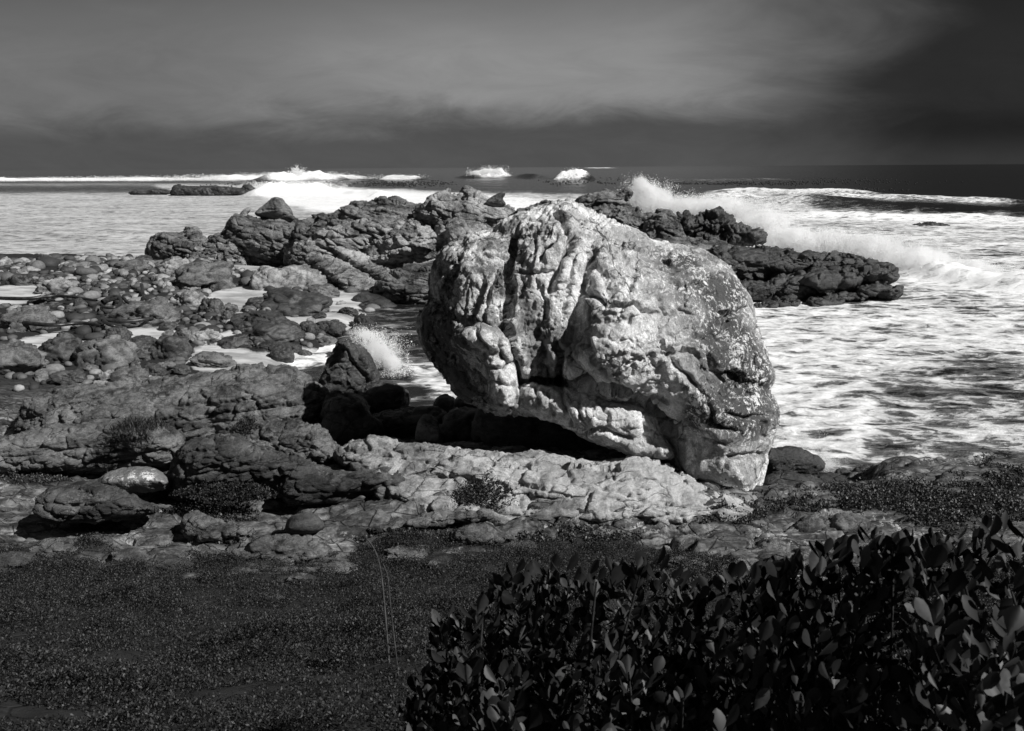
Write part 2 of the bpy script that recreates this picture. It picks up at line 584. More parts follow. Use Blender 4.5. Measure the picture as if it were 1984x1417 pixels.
def sea_mat():
    m, k, b = new_mat('sea_water')
    P = k.n('ShaderNodeNewGeometry').outputs['Position']
    Q = k.vmul(P, (.55, 1.0, 1.0))
    big = k.noise(Q, .16, 5, .6, .8)
    med = k.noise(Q, .75, 7, .68, .7)
    fin = k.noise(Q, 4.0, 6, .7, .8)
    f = k.attr('foam')
    v = k.math('ADD', k.math('MULTIPLY', k.math('SUBTRACT', big, .5), 1.0), k.math('ADD', k.math('MULTIPLY', k.math('SUBTRACT', med, .5), 1.5), k.math('MULTIPLY', k.math('SUBTRACT', fin, .5), .8)))
    calm = k.mix(k.attr('calm'), 1.0, .38)
    wv = k.n('ShaderNodeVectorMath', _operation='ADD')
    wt = k.n('ShaderNodeTexNoise', Scale=.9, Detail=5.0, Roughness=.6)
    k.put(wt, 'Vector', Q)
    k.put(wv, 'i0', Q)
    k.put(wv, 'i1', k.vmul(wt.outputs['Color'], (1.6, 1.6, 0)))
    lv = k.n('ShaderNodeTexVoronoi', _feature='DISTANCE_TO_EDGE', Scale=1.15)
    k.put(lv, 'Vector', wv.outputs[0])
    lv2 = k.n('ShaderNodeTexVoronoi', _feature='DISTANCE_TO_EDGE', Scale=3.3)
    k.put(lv2, 'Vector', wv.outputs[0])
    lace = k.math('ADD', k.mapr(lv.outputs['Distance'], .0, .34, .20, -.24, False), k.mapr(lv2.outputs['Distance'], .0, .34, .10, -.12, False))
    v = k.math('ADD', k.math('MULTIPLY', k.math('ADD', v, lace), calm), f)
    foam = k.mapr(v, .40, .66)
    thin = k.mapr(v, .18, .52, 0.0, .42)
    foam = k.math('MAXIMUM', foam, thin)
    # the foam itself, brighter where it is thick
    fc = k.mix(k.mapr(v, .45, 1.15), .30, .84)
    c = k.mix(foam, .012, fc)
    k.put(b, 'Base Color', k.grey(c))
    k.put(b, 'Roughness', k.mix(foam, .16, .9))
    k.put(b, 'IOR', 1.33)
    k.put(b, 'Specular IOR Level', k.mix(foam, .5, .1))
    h = k.math('ADD', k.math('MULTIPLY', med, .5), k.math('ADD', k.math('MULTIPLY', fin, .22), k.math('MULTIPLY', k.noise(Q, 14.0, 4, .7), .07)))
    h = k.math('ADD', h, k.math('MULTIPLY', foam, .25))
    bp = k.n('ShaderNodeBump', Strength=.7, Distance=.4)
    k.put(bp, 'Height', h)
    k.put(b, 'Normal', bp.outputs[0])
    return m


def plain(name, lo, hi, scale, rough=.7, bump=.3, spec=.3, trans=0.0):
    m, k, b = new_mat(name)
    P = k.n('ShaderNodeNewGeometry').outputs['Position']
    n = k.noise(P, scale, 5, .6)
    k.put(b, 'Base Color', k.grey(k.mix(k.mapr(n, .35, .65), lo, hi)))
    k.put(b, 'Roughness', rough)
    k.put(b, 'Specular IOR Level', spec)
    if bump:
        bp = k.n('ShaderNodeBump', Strength=bump, Distance=.02)
        k.put(bp, 'Height', n)
        k.put(b, 'Normal', bp.outputs[0])
    if trans:
        tr = k.n('ShaderNodeBsdfTranslucent')
        k.put(tr, 'Color', (trans, trans, trans, 1))
        ad = k.n('ShaderNodeAddShader')
        out = [x for x in m.node_tree.nodes if x.type == 'OUTPUT_MATERIAL'][0]
        k.put(ad, 'i0', b.outputs[0])
        k.put(ad, 'i1', tr.outputs[0])
        m.node_tree.links.new(ad.outputs[0], out.inputs[0])
    return m


def leaf_mat(name, lo, hi, rough, spec, pw=4.0):
    m, k, b = new_mat(name)
    P = k.n('ShaderNodeNewGeometry')
    r = P.outputs['Random Per Island']
    n = k.noise(P.outputs['Position'], 60.0, 3)
    c = k.math('MULTIPLY', k.mix(k.math('POWER', r, pw), lo, hi), k.mapr(n, .3, .7, .75, 1.2, False))
    k.put(b, 'Base Color', k.grey(c))
    k.put(b, 'Roughness', rough)
    k.put(b, 'Specular IOR Level', spec)
    return m


M['ground'] = ground_mat()
M['sea'] = sea_mat()
M['foam'] = plain('white_foam', .72, .9, 3.0, .95, .6, .1, trans=.12)
M['spray'] = plain('sea_spray', .8, .92, 3.0, .95, 0, .1, trans=.2)
M['kelp'] = plain('black_kelp', .008, .03, 8.0, .4, .3, .5)
M['stem'] = plain('woody_stem', .012, .035, 20.0, .8, .4, .2)
M['straw'] = plain('dry_stalk', .025, .07, 20.0, .8, .3, .2)
M['cover'] = leaf_mat('ground_cover_leaf', .004, .062, .6, .3, 2.6)
M['mat'] = leaf_mat('succulent_leaf', .010, .13, .55, .35, 2.4)
M['leaf'] = leaf_mat('shrub_leaf', .006, .07, .52, .28, 4.5)

# ------------------------------------------------------------------ sky, sun, camera
SUN_AZ = math.radians(121)          # clockwise from the view direction
SUN_EL = math.radians(40)
w = bpy.data.worlds.new('World')
sc.world = w
w.use_nodes = True
w.node_tree.nodes.clear()
k = NT(w.node_tree)
sky = k.n('ShaderNodeTexSky', _sky_type='NISHITA', _sun_disc=False, _sun_elevation=SUN_EL, _sun_rotation=SUN_AZ)
bw = k.n('ShaderNodeRGBToBW')
k.put(bw, 'i0', sky.outputs[0])
tc = k.n('ShaderNodeTexCoord').outputs['Generated']
sp = k.n('ShaderNodeSeparateXYZ')
k.put(sp, 'i0', tc)
X, Y, Z = sp.outputs
Ys = k.math('MAXIMUM', Y, .05)
az = k.math('DIVIDE', X, Ys)
el = k.math('DIVIDE', Z, Ys)
sv = k.n('ShaderNodeCombineXYZ')
k.put(sv, 'i0', az)
k.put(sv, 'i1', k.math('MULTIPLY', el, 3.2))
big = k.noise(sv.outputs[0], 2.4, 6, .55, .5)
fine = k.noise(sv.outputs[0], 8.0, 8, .65, .6)
wob = k.math('ADD', k.math('MULTIPLY', k.math('SUBTRACT', big, .5), .085), k.math('MULTIPLY', k.math('SUBTRACT', fine, .5), .038))
e2 = k.math('ADD', el, wob)
base = k.mapr(el, 0.0, .05, .74, .66)
lift = k.mapr(e2, .034, .088)
bright = k.mix(k.mapr(k.math('ABSOLUTE', k.math('SUBTRACT', az, .03)), .05, .5), 2.3, 1.4)
cl = k.mix(lift, base, bright)
upper = k.mapr(k.math('ADD', el, k.math('MULTIPLY', wob, 2.0)), .12, .24)
cl = k.mix(upper, cl, k.mix(k.mapr(big, .35, .65), .6, 1.3))
dark = k.mapr(k.math('ADD', az, k.math('MULTIPLY', k.math('SUBTRACT', big, .5), .5)), .16, .50, 1.0, .11)
dark = k.mix(k.mapr(el, 0.0, .045), k.math('POWER', dark, .42), dark)
cl = k.math('MULTIPLY', cl, k.mapr(fine, .3, .7, .88, 1.1, False))
cl = k.math('MULTIPLY', cl, dark)
tot = k.math('ADD', k.math('MULTIPLY', cl, .92), k.math('MULTIPLY', bw.outputs[0], .015))
tot = k.math('MULTIPLY', tot, k.mapr(Z, -.02, .0, .25, 1.0))
bg = k.n('ShaderNodeBackground', Strength=.1)
k.put(bg, 'Color', k.grey(tot))
wo = k.n('ShaderNodeOutputWorld')
w.node_tree.links.new(bg.outputs[0], wo.inputs[0])

sl = bpy.data.lights.new('sun', 'SUN')
sl.energy = 5.0
sl.angle = math.radians(.5)
sl.color = (1.0, .995, .985)
so = bpy.data.objects.new('sun', sl)
COL.objects.link(so)
sd_ = Vector((math.sin(SUN_AZ) * math.cos(SUN_EL), math.cos(SUN_AZ) * math.cos(SUN_EL), math.sin(SUN_EL)))
so.rotation_euler = sd_.to_track_quat('Z', 'Y').to_euler()
so.location = (20, -20, 30)

cd = bpy.data.cameras.new('camera')
cam = bpy.data.objects.new('camera', cd)
COL.objects.link(cam)
cd.sensor_width = 36
cd.sensor_fit = 'HORIZONTAL'
cd.lens = F_PX / W_PX * 36
cd.clip_start = .05
cd.clip_end = 300000
cd.dof.use_dof = True
cd.dof.focus_distance = 14
cd.dof.aperture_fstop = 7
cam.matrix_world = Matrix(((_r[0], _u[0], -_f[0], 0), (_r[1], _u[1], -_f[1], 0), (_r[2], _u[2], -_f[2], CAM_H), (0, 0, 0, 1)))
sc.camera = cam
sc.view_settings.view_transform = 'Standard'
sc.view_settings.look = 'None'
sc.view_settings.exposure = .25
sc.view_settings.gamma = 1
sc.cycles.volume_bounces = 8
sc.cycles.volume_step_rate = 1.0


def mist_mat(name, dens):
    """Fine drops hanging in the air: thick in the heart of the burst, torn and thin at its rim."""
    m = bpy.data.materials.new(name)
    m.use_nodes = True
    t = m.node_tree
    t.nodes.clear()
    k = NT(t)
    out = k.n('ShaderNodeOutputMaterial')
    v = k.n('ShaderNodeVolumePrincipled')
    o = k.n('ShaderNodeTexCoord').outputs['Object']
    P = k.n('ShaderNodeNewGeometry').outputs['Position']
    ln = k.n('ShaderNodeVectorMath', _operation='LENGTH')
    k.put(ln, 'i0', o)
    fall = k.mapr(ln.outputs['Value'], .15, 1.0, 1.0, 0.0)
    n = k.noise(P, 1.1, 5, .68, .3)
    d = k.math('ADD', fall, k.math('MULTIPLY', k.math('SUBTRACT', n, .5), 2.6))
    d = k.math('MULTIPLY', k.mapr(d, .22, 1.0), k.mapr(fall, 0, .3))
    k.put(v, 'Density', k.math('MULTIPLY', d, dens))
    k.put(v, 'Color', (.995, .995, .995, 1))
    k.put(v, 'Anisotropy', 0.0)
    t.links.new(v.outputs[0], out.inputs['Volume'])
    return m


M['mist'] = mist_mat('sea_mist', 4.2)
M['mist_near'] = mist_mat('sea_mist_near', 10.0)
# ------------------------------------------------------------------ ground and sea
_yk = [-30, -8, 0, 3, 6, 8.5, 10.3, 11.5, 13, 15, 17]
_zk = [9.0, 6.2, 5.0, 3.95, 2.75, 1.85, 1.38, 1.2, 1.15, 1.1, 1.0]


def land_base(x, y):
    z = np.interp(y, _yk, _zk)
    # the beach, below and beyond the outcrop on one side
    bt = sstep(-4.2, -6.8, x + .035 * (y - 20))
    beach = .22 + .035 * np.clip(-7 - x, 0, 22) + .1 * sstep(24, 45, y)
    beach = beach - 1.6 * sstep(55, 61, y + .25 * (x + 31))
    beach = beach - .9 * sstep(-8.5, -5.5, x - .12 * (y - 30)) * sstep(60, 30, y)
    # the channel and open water on the other
    off = -1.2 + 0 * y
    e = np.interp(x, [-4, 1, 3, 4.6], [19.5, 17.1, 16.8, 15.5])
    sea = z * (1 - sstep(e - .7, e + 1.6, y)) + off * sstep(e - .7, e + 1.6, y)
    lb = z * (1 - sstep(18, 22.5, y)) + beach * sstep(18, 22.5, y)
    h = lb * bt + sea * (1 - bt)
    h = h - 1.05 * np.exp(-((x - 5.7) / 1.25) ** 4 - ((y - 15.8) / 1.7) ** 4)      # a gully beside the boulder
    h = h + .36 * sstep(-3.3, -1.6, x) * sstep(4.3, 3.0, x) * sstep(11.1, 11.9, y) * sstep(16.2, 14.2, y)     # the swell the pale ledge lies on
    return h - 8 * sstep(75, 140, y)


COVER_PX = np.array([(-900, 1060), (-100, 1070), (200, 1072), (300, 1090), (400, 1082), (470, 1100), (560, 1108), (620, 1092), (660, 1098),
                     (690, 1060), (712, 1030), (760, 1022), (800, 1032), (850, 1050), (900, 1056), (975, 1052), (1005, 1030), (1060, 1018),
                     (1120, 1030), (1180, 1048), (1250, 1052), (1300, 1072), (1340, 1100), (1420, 1112), (1520, 1108), (1640, 1098), (1790, 1090),
                     (2100, 1080), (3200, 1100), (4200, 4000), (-2500, 4000)], float)
PATCHES = [  # mats of low plants among the rocks
    [(870, 950), (930, 925), (985, 945), (1000, 985), (960, 1000), (880, 985)],
    [(1340, 1012), (1400, 985), (1480, 965), (1560, 950), (1640, 935), (1655, 950), (1600, 985), (1500, 1000), (1440, 1020), (1390, 1040), (1345, 1035)],
    [(1640, 950), (1720, 935), (1790, 940), (1990, 930), (1990, 1010), (1790, 1010), (1700, 990), (1640, 985)],
    [(290, 965), (350, 945), (420, 950), (480, 965), (440, 990), (480, 1010), (400, 1015), (330, 985)],
    [(200, 828), (260, 818), (310, 826), (280, 842), (215, 842)],
    [(350, 1050), (420, 1035), (480, 1048), (440, 1080), (370, 1078)],
    [(700, 1040), (760, 1018), (860, 1030), (900, 1052), (820, 1066), (720, 1068)],
    [(200, 905), (260, 895), (330, 905), (280, 915), (210, 915)],
    [(-40, 900), (60, 880), (160, 900), (120, 930), (-20, 930)],
    [(1190, 1095), (1260, 1050), (1330, 1050), (1390, 1075), (1400, 1110), (1300, 1120)],
    [(430, 825), (480, 812), (520, 826), (480, 845)], [(590, 905), (640, 898), (700, 915), (640, 925)],
]
SAND_PX = [
    [(392, 578), (425, 560), (470, 556), (505, 560), (560, 566), (575, 578), (535, 590), (525, 606), (480, 614), (440, 604), (405, 596)],
    [(355, 705), (372, 680), (420, 652), (445, 640), (470, 645), (445, 668), (500, 682), (560, 676), (640, 672), (700, 668), (720, 690), (640, 708), (560, 716), (470, 714), (395, 724)],
    [(545, 612), (650, 604), (720, 612), (740, 640), (680, 648), (600, 634), (556, 640)],
    [(610, 580), (650, 560), (700, 566), (700, 602), (640, 606)],
    [(225, 640), (300, 628), (350, 630), (330, 668), (290, 672), (240, 662)],
    [(430, 510), (470, 502), (560, 520), (560, 530), (480, 530)],
    [(280, 592), (320, 580), (350, 590), (330, 606)], [(200, 520), (220, 516), (222, 530), (198, 532)],
    [(-60, 560), (40, 548), (120, 560), (60, 590), (-40, 596)], [(20, 660), (120, 640), (170, 668), (60, 700)],
]


def masks(x, y, z):
    px, py = proj(x, y, z)
    wl = np.stack([x * .8, y * .8, 0 * x], 1)
    wn, wm = fbm(wl, 4, .55, seed=17), fbm(wl + 7.7, 4, .55, seed=18)
    px = px + 22 * wn
    py = py + 8 * wm
    far = (np.abs(px) < 5000) & (y > 1)
    cov = np.zeros(len(x))
    m = far & (py > 800)
    d, ins = seg_dist(px[m], py[m], COVER_PX, True)
    c = np.where(ins, d, -d)
    for P in PATCHES:
        d, ins = seg_dist(px[m], py[m], P, True)
        c = np.maximum(c, np.where(ins, d, -d))
    q = np.stack([x * .55, y * 1.7, 0 * x], 1)[m]
    cov[m] = c + 85 * fbm(q * .9, 4, .6, seed=50) + 26 * fbm(q * 3.2, 2, seed=51)
    cov[~m] = -99
    cov[(y <= 1)] = 99
    sand = np.full(len(x), 0.0)
    m = far & (py < 800) & (py > 480) & (x < 0)
    s = np.full(m.sum(), -99.0)
    for P in SAND_PX:
        d, ins = seg_dist(px[m], py[m], P, True)
        s = np.maximum(s, np.where(ins, d, -d))
    sand[m] = sstep(-6, 6, s)
    return cov, sand


def land_detail(x, y, z, cov, sand):
    """Layered bedrock: tilted slabs with broken edges, joints and hummocks."""
    P = np.stack([x, y, 0 * x], 1)
    rock = sstep(9, -7, cov) * (1 - sand) * sstep(25, 19, y)
    c, s = math.cos(.16), math.sin(.16)
    U, Vv = x * c + y * s, -x * s + y * c
    wx = .35 * fbm(P * .8, 3, seed=1)
    f1, f2, r = worley(np.stack([U / 1.5 + wx, Vv / .55 + 1.5 * wx, 0 * x + .5], 1))
    g1, g2, r2 = worley(np.stack([U / .5 + wx, Vv / .28 + wx, 0 * x + 3.5], 1))
    d = .17 * (r - .5) * sstep(0, .18, f2 - f1) - .09 * np.exp(-((f2 - f1) / .06) ** 2)
    d = d + .05 * (r2 - .5) * sstep(0, .2, g2 - g1) - .03 * np.exp(-((g2 - g1) / .09) ** 2)
    lay = (y * .9 + x * .18 + .8 * fbm(P * .5, 3, seed=2)) / .42      # beds that crop out one behind the other
    fr = lay - np.floor(lay)
    d = d + .10 * (fr - .5) * (1 - sstep(.86, 1, fr)) * (.5 + fbm(P * .4, 2, seed=5))
    la2 = (y + x * .13 + .30 * fbm(P * .7, 4, seed=11)) / .125
    f_2 = la2 - np.floor(la2)
    d = d + .05 * (f_2 - .5) * (1 - sstep(.78, 1, f_2)) * np.clip(.5 + 1.2 * fbm(P * .6, 3, seed=12), 0, 1.2)
    d = d + .05 * facets(np.stack([U / .9, Vv / .5, 0 * x + .3], 1))
    d = d + .16 * fbm(P * .55, 4, seed=3) + .035 * fbm(P * 4, 4, .6, seed=4) + .02 * fbm(P * 9, 3, ridged=True, seed=6)
    soft = .20 * fbm(P * .8, 4, seed=8) + .04 * fbm(P * 3, 3, seed=9)
    ripple = .02 * fbm(P * 1.3, 3, seed=10)
    return z + d * rock + (1 - rock) * (soft * (1 - sand) + ripple * sand), rock


def land(x, y):
    x = np.asarray(x, float)
    y = np.asarray(y, float)
    z = land_base(x, y)
    cov, sand = masks(x, y, z)
    return land_detail(x, y, z, cov, sand)[0]


def fan(rows, half, ncol, dense=.66):
    """Grid whose columns fan out with distance, denser in the middle."""
    a = np.linspace(-1, 1, ncol)
    ang = half * (dense * a + (1 - dense) * a ** 3)
    T = np.tan(ang)
    x = rows[:, None] * T[None, :]
    return x, np.repeat(rows[:, None], ncol, 1)


def grid_faces(nr, nc):
    i = np.arange(nr * nc).reshape(nr, nc)
    return np.stack([i[:-1, :-1], i[:-1, 1:], i[1:, 1:], i[1:, :-1]], -1).reshape(-1, 4)


rows = [1.2]
while rows[-1] < 150:
    r_ = rows[-1]
    rows.append(r_ + max(.028, r_ * (.0052 if r_ < 9 else .0034 if r_ < 16 else .0052 if r_ < 22 else .012)))
rows = np.array(rows)
gx, gy = fan(rows, math.radians(56), 560, .62)
x, y = gx.ravel(), gy.ravel()
z0 = land_base(x, y)
cov, sand = masks(x, y, z0)
z, rockm = land_detail(x, y, z0, cov, sand)
ground = new_obj('ground', np.stack([x, y, z], 1), grid_faces(*gx.shape), M['ground'], attrs={'bedrock': rockm, 'sand': sand})
tag(ground, kind='structure')
# the slope the camera stands on, behind and beside it
bx, by = np.meshgrid(np.linspace(-60, 60, 121), np.linspace(-40, 1.2, 42))
bz = land_base(bx.ravel(), by.ravel()) + .15 * fbm(np.stack([bx.ravel(), by.ravel(), 0 * bx.ravel()], 1) * .5, 3) - .03
hill = new_obj('hillside', np.stack([bx.ravel(), by.ravel(), bz], 1), grid_faces(*bx.shape), M['ground'], attrs={'bedrock': 0 * bz, 'sand': 0 * bz})
tag(hill, kind='structure')

# ---- sea
BREAKERS = []   # x0, y0, x1, y1, height, width along travel, foam, ragged


def brk(p0, p1, h, wd, foam=1.0, rag=.5, trail=1.0):
    a = on_level(np.array(p0[0]), np.array(p0[1]), 0.0)
    b = on_level(np.array(p1[0]), np.array(p1[1]), 0.0)
    BREAKERS.append((a[0], a[1], b[0], b[1], h, wd, foam, rag, trail))


brk((-300, 352), (440, 350), 1.7, 7, 1.3, .5)
brk((400, 350), (730, 348), 2.6, 9, 1.3, .5)
brk((505, 352), (660, 349), 4.2, 9, 1.3, .6)
brk((488, 380), (650, 376), 2.9, 5, 1.3, .45)
brk((640, 372), (760, 384), 1.0, 4, 1.2, .4)
brk((738, 349), (815, 349), 2.2, 8, 1.2, .5)
brk((915, 346), (985, 343), 4.6, 9, 1.2, .5)
brk((985, 344), (1090, 349), 3.0, 12, -.2, .1)
brk((1080, 349), (1140, 349), 4.4, 9, 1.2, .4)
brk((1130, 327), (1190, 326), 3.0, 40, 1.0, .5)
brk((1330, 384), (1480, 384), 1.7, 11, .62, .15, .5)
brk((1440, 390), (1680, 402), 1.7, 10, .45, .08, .2)
brk((1560, 400), (1990, 410), 0.8, 9, -.15, .1, .2)
brk((1240, 352), (1560, 350), 1.0, 20, .25, .3)
brk((1380, 372), (1720, 379), 1.1, 7, .95, .4, .6)
brk((1560, 388), (1990, 392), .9, 7, .75, .4, .5)
brk((1500, 420), (1990, 428), .7, 4, 1.0, .5)
brk((1470, 487), (1620, 497), 0.65, 2.0, 1.2, .5)
brk((1600, 492), (1800, 540), 0.65, 2.0, 1.2, .5)
brk((1780, 535), (2080, 570), 0.65, 2.2, 1.1, .5)
brk((1230, 440), (1470, 440), 1.0, 4, 1.2, .5)


def sea_z(x, y):
    P = np.stack([x, y, 0 * x], 1)
    near = sstep(90, 25, y)
    h = .05 * fbm(P * .9, 3, seed=21) + .13 * fbm(P * np.array([.25, .45, 1]), 3, seed=22) * near
    h = h + (1 - near) * (.35 * fbm(P * np.array([.025, .07, 1]), 3, seed=23) + .12 * fbm(P * np.array([.12, .3, 1]), 3, seed=24))
    px, py = proj(x, y, 0 * x)
    wl = np.stack([px / 60, py / 18, 0 * px], 1)
    px = px + 26 * fbm(wl, 4, .55, seed=27)
    py = py + 9 * fbm(wl + 9.3, 4, .55, seed=28) * sstep(335, 420, py)
    # foam cover of the different waters
    foam = np.full(len(x), -.42)

    def zone(poly, val, soft):
        nonlocal foam
        m = (px > min(p[0] for p in poly) - 3 * soft) & (px < max(p[0] for p in poly) + 3 * soft)
        d, ins = seg_dist(px[m], py[m], np.array(poly, float), True)
        t = sstep(-soft, soft, np.where(ins, d, -d))
        foam[m] = foam[m] * (1 - t) + val * t
    zone([(-900, 352), (420, 352), (760, 362), (900, 368), (1090, 372), (1240, 378), (1240, 480), (-900, 640)], .63, 8)
    zone([(480, 372), (660, 366), (860, 374), (1000, 384), (1110, 392), (1110, 420), (700, 420), (560, 400)], 1.0, 6)
    zone([(-900, 362), (300, 360), (330, 372), (-900, 374)], .25, 6)
    zone([(660, 352), (900, 354), (900, 366), (720, 362)], -.1, 4)
    zone([(1230, 360), (1330, 384), (1420, 366), (1500, 372), (1600, 402), (1790, 410), (2300, 420), (2500, 640), (1400, 640), (1230, 470)], .70, 10)
    zone([(1500, 372), (1700, 380), (2200, 385), (2200, 405), (1700, 402), (1580, 396)], -.05, 14)
    zone([(1440, 560), (1760, 590), (2300, 640), (2500, 900), (1400, 900)], .78, 16)
    zone([(940, 600), (1440, 560), (1460, 900), (940, 900)], .55, 16)
    zone([(1640, 800), (1720, 730), (1800, 690), (2400, 700), (2500, 960), (1700, 880)], .42, 40)
    zone([(1500, 860), (1560, 790), (1680, 770), (1700, 830), (1640, 900), (1500, 900)], .85, 34)
    zone([(640, 600), (860, 590), (960, 640), (960, 860), (760, 800), (640, 700)], .20, 14)
    zone([(520, 670), (640, 660), (700, 680), (640, 710), (520, 716)], .9, 8)
    zone([(780, 700), (860, 690), (940, 760), (930, 800), (840, 770)], .62, 14)
    h = h + sstep(.5, 1.0, foam) * sstep(140, 60, y) * (.10 * fbm(P * np.array([.7, 1.1, 1]), 4, .6, ridged=True, seed=29) + .06 * fbm(P * 2.4, 3, .6, seed=30))
    for x0, y0, x1, y1, hh, wd, fm, rag, trail in BREAKERS:
        ex, ey = x1 - x0, y1 - y0
        L = math.hypot(ex, ey)
        m = (np.abs(y - (y0 + y1) / 2) < abs(ey) / 2 + wd * 9) & (x > min(x0, x1) - L * .5 - 4 * wd) & (x < max(x0, x1) + L * .5 + 4 * wd)
        if not m.any():
            continue
        t = ((x[m] - x0) * ex + (y[m] - y0) * ey) / L / L
        dd = (-(x[m] - x0) * ey + (y[m] - y0) * ex) / L          # seaward positive
        q = np.stack([x[m] / wd, y[m] / wd, 0 * x[m]], 1)
        n = fbm(q * 1.1, 4, .6, seed=31)
        dd = dd + wd * .8 * fbm(q * .3, 2, seed=33)
        env = sstep(-.15, .22, t) * sstep(1.15, .78, t) if rag > .2 else sstep(-.15, .55, t) * sstep(1.15, .45, t)
        prof = np.where(dd > 0, np.exp(-(dd / (wd * 1.5)) ** 2), np.exp(-(dd / (wd * .55)) ** 2))
        n2 = fbm(q * 4.3, 4, .6, ridged=True, seed=32)
        h[m] += hh * env * prof * (1 + rag * 1.3 * n + .35 * rag * n2)
        if fm > 0:
            fp = np.where(dd > 0, np.exp(-(dd / (wd * 1.0 * trail + .01)) ** 2), np.exp(-(dd / (wd * 1.2)) ** 2))
            foam[m] = np.maximum(foam[m], foam[m] * (1 - env * fp) + fm * env * fp)
        else:
            foam[m] += fm * env * prof
    calm = sstep(1000, 860, px) * sstep(342, 360, py) * sstep(560, 500, py)
    return h, foam, calm


rows = [14.5]
while rows[-1] < 90000:
    r_ = rows[-1]
    rows.append(r_ * (1.0042 if r_ < 75 else 1.0062 if r_ < 1300 else 1.05))
rows = np.array(rows)
gx, gy = fan(rows, math.radians(56), 480, .55)
x, y = gx.ravel(), gy.ravel()
h, foam, calm = sea_z(x, y)
sea = new_obj('sea', np.stack([x, y, h], 1), grid_faces(*gx.shape), M['sea'], attrs={'foam': foam, 'calm': calm})
tag(sea, kind='structure')
# ------------------------------------------------------------------ the great boulder
BODY = [(1085, 393), (1112, 397), (1130, 404), (1148, 414), (1170, 425), (1200, 436), (1215, 442), (1246, 455), (1262, 468), (1290, 470), (1323, 477),
        (1359, 483), (1382, 497), (1405, 509), (1425, 534), (1437, 552), (1446, 563), (1455, 575), (1457, 589), (1462, 617), (1469, 645),
        (1478, 672), (1486, 697), (1496, 718), (1498, 736), (1487, 751), (1484, 756), (1496, 772), (1504, 802), (1503, 835), (1497, 864), (1484, 882), (1484, 896),
        (1480, 917), (1479, 935), (1469, 960), (1457, 980), (1436, 974), (1402, 962), (1376, 952), (1345, 948), (1326, 952), (1310, 925), (1298, 890), (1284, 868), (1240, 862), (1190, 850), (1140, 838), (1090, 822), (1050, 805), (1003, 800), (950, 795),
        (918, 780), (898, 762), (883, 740), (872, 728), (855, 703), (835, 682), (818, 658), (813, 630), (816, 606), (829, 585), (842, 572),
        (838, 556), (839, 538), (844, 522), (851, 505), (858, 488), (872, 478), (896, 468), (918, 457), (944, 449), (970, 447), (979, 434),
        (997, 428), (1017, 417), (1039, 408), (1056, 402), (1071, 396)]

# forms that swell or sink: x, y, half sizes, turn, metres
BUMPS = [
    (1225, 560, 70, 120, -12, .42), (1165, 470, 45, 55, 10, .22), (1090, 480, 26, 70, 12, .16), (1040, 470, 28, 60, 8, .16),
    (1225, 670, 75, 70, 0, .28), (1110, 640, 34, 110, -6, -.28), (1040, 640, 34, 90, 0, -.18), (1180, 720, 90, 45, 25, .32),
    (950, 665, 45, 40, 0, .34), (905, 600, 40, 60, 0, .10), (870, 540, 30, 60, 0, -.12), (890, 720, 40, 60, -30, -.55), (850, 660, 30, 50, 0, -.2),
    (1345, 560, 80, 60, 20, .14), (1370, 690, 70, 60, 0, .16), (1420, 690, 40, 40, 0, .1), (1405, 800, 60, 30, 10, .28), (1420, 850, 60, 25, 0, .22),
    (1320, 800, 40, 60, 30, .18), (1060, 720, 40, 30, 0, -.2), (1150, 800, 150, 36, 14, -.46), (1215, 786, 50, 12, 28, -.22), (1100, 757, 60, 10, 5, -.4), (1275, 835, 40, 14, 45, -.06), (1400, 925, 70, 40, 0, .30), (1340, 905, 26, 30, 0, .15), (960, 760, 40, 40, 0, -.4), (1300, 640, 50, 40, 0, -.08),
    (1140, 560, 24, 60, 12, -.22), (1000, 560, 20, 90, 0, -.14), (930, 530, 40, 60, -30, .06), (1090, 735, 70, 22, 0, -.25)]

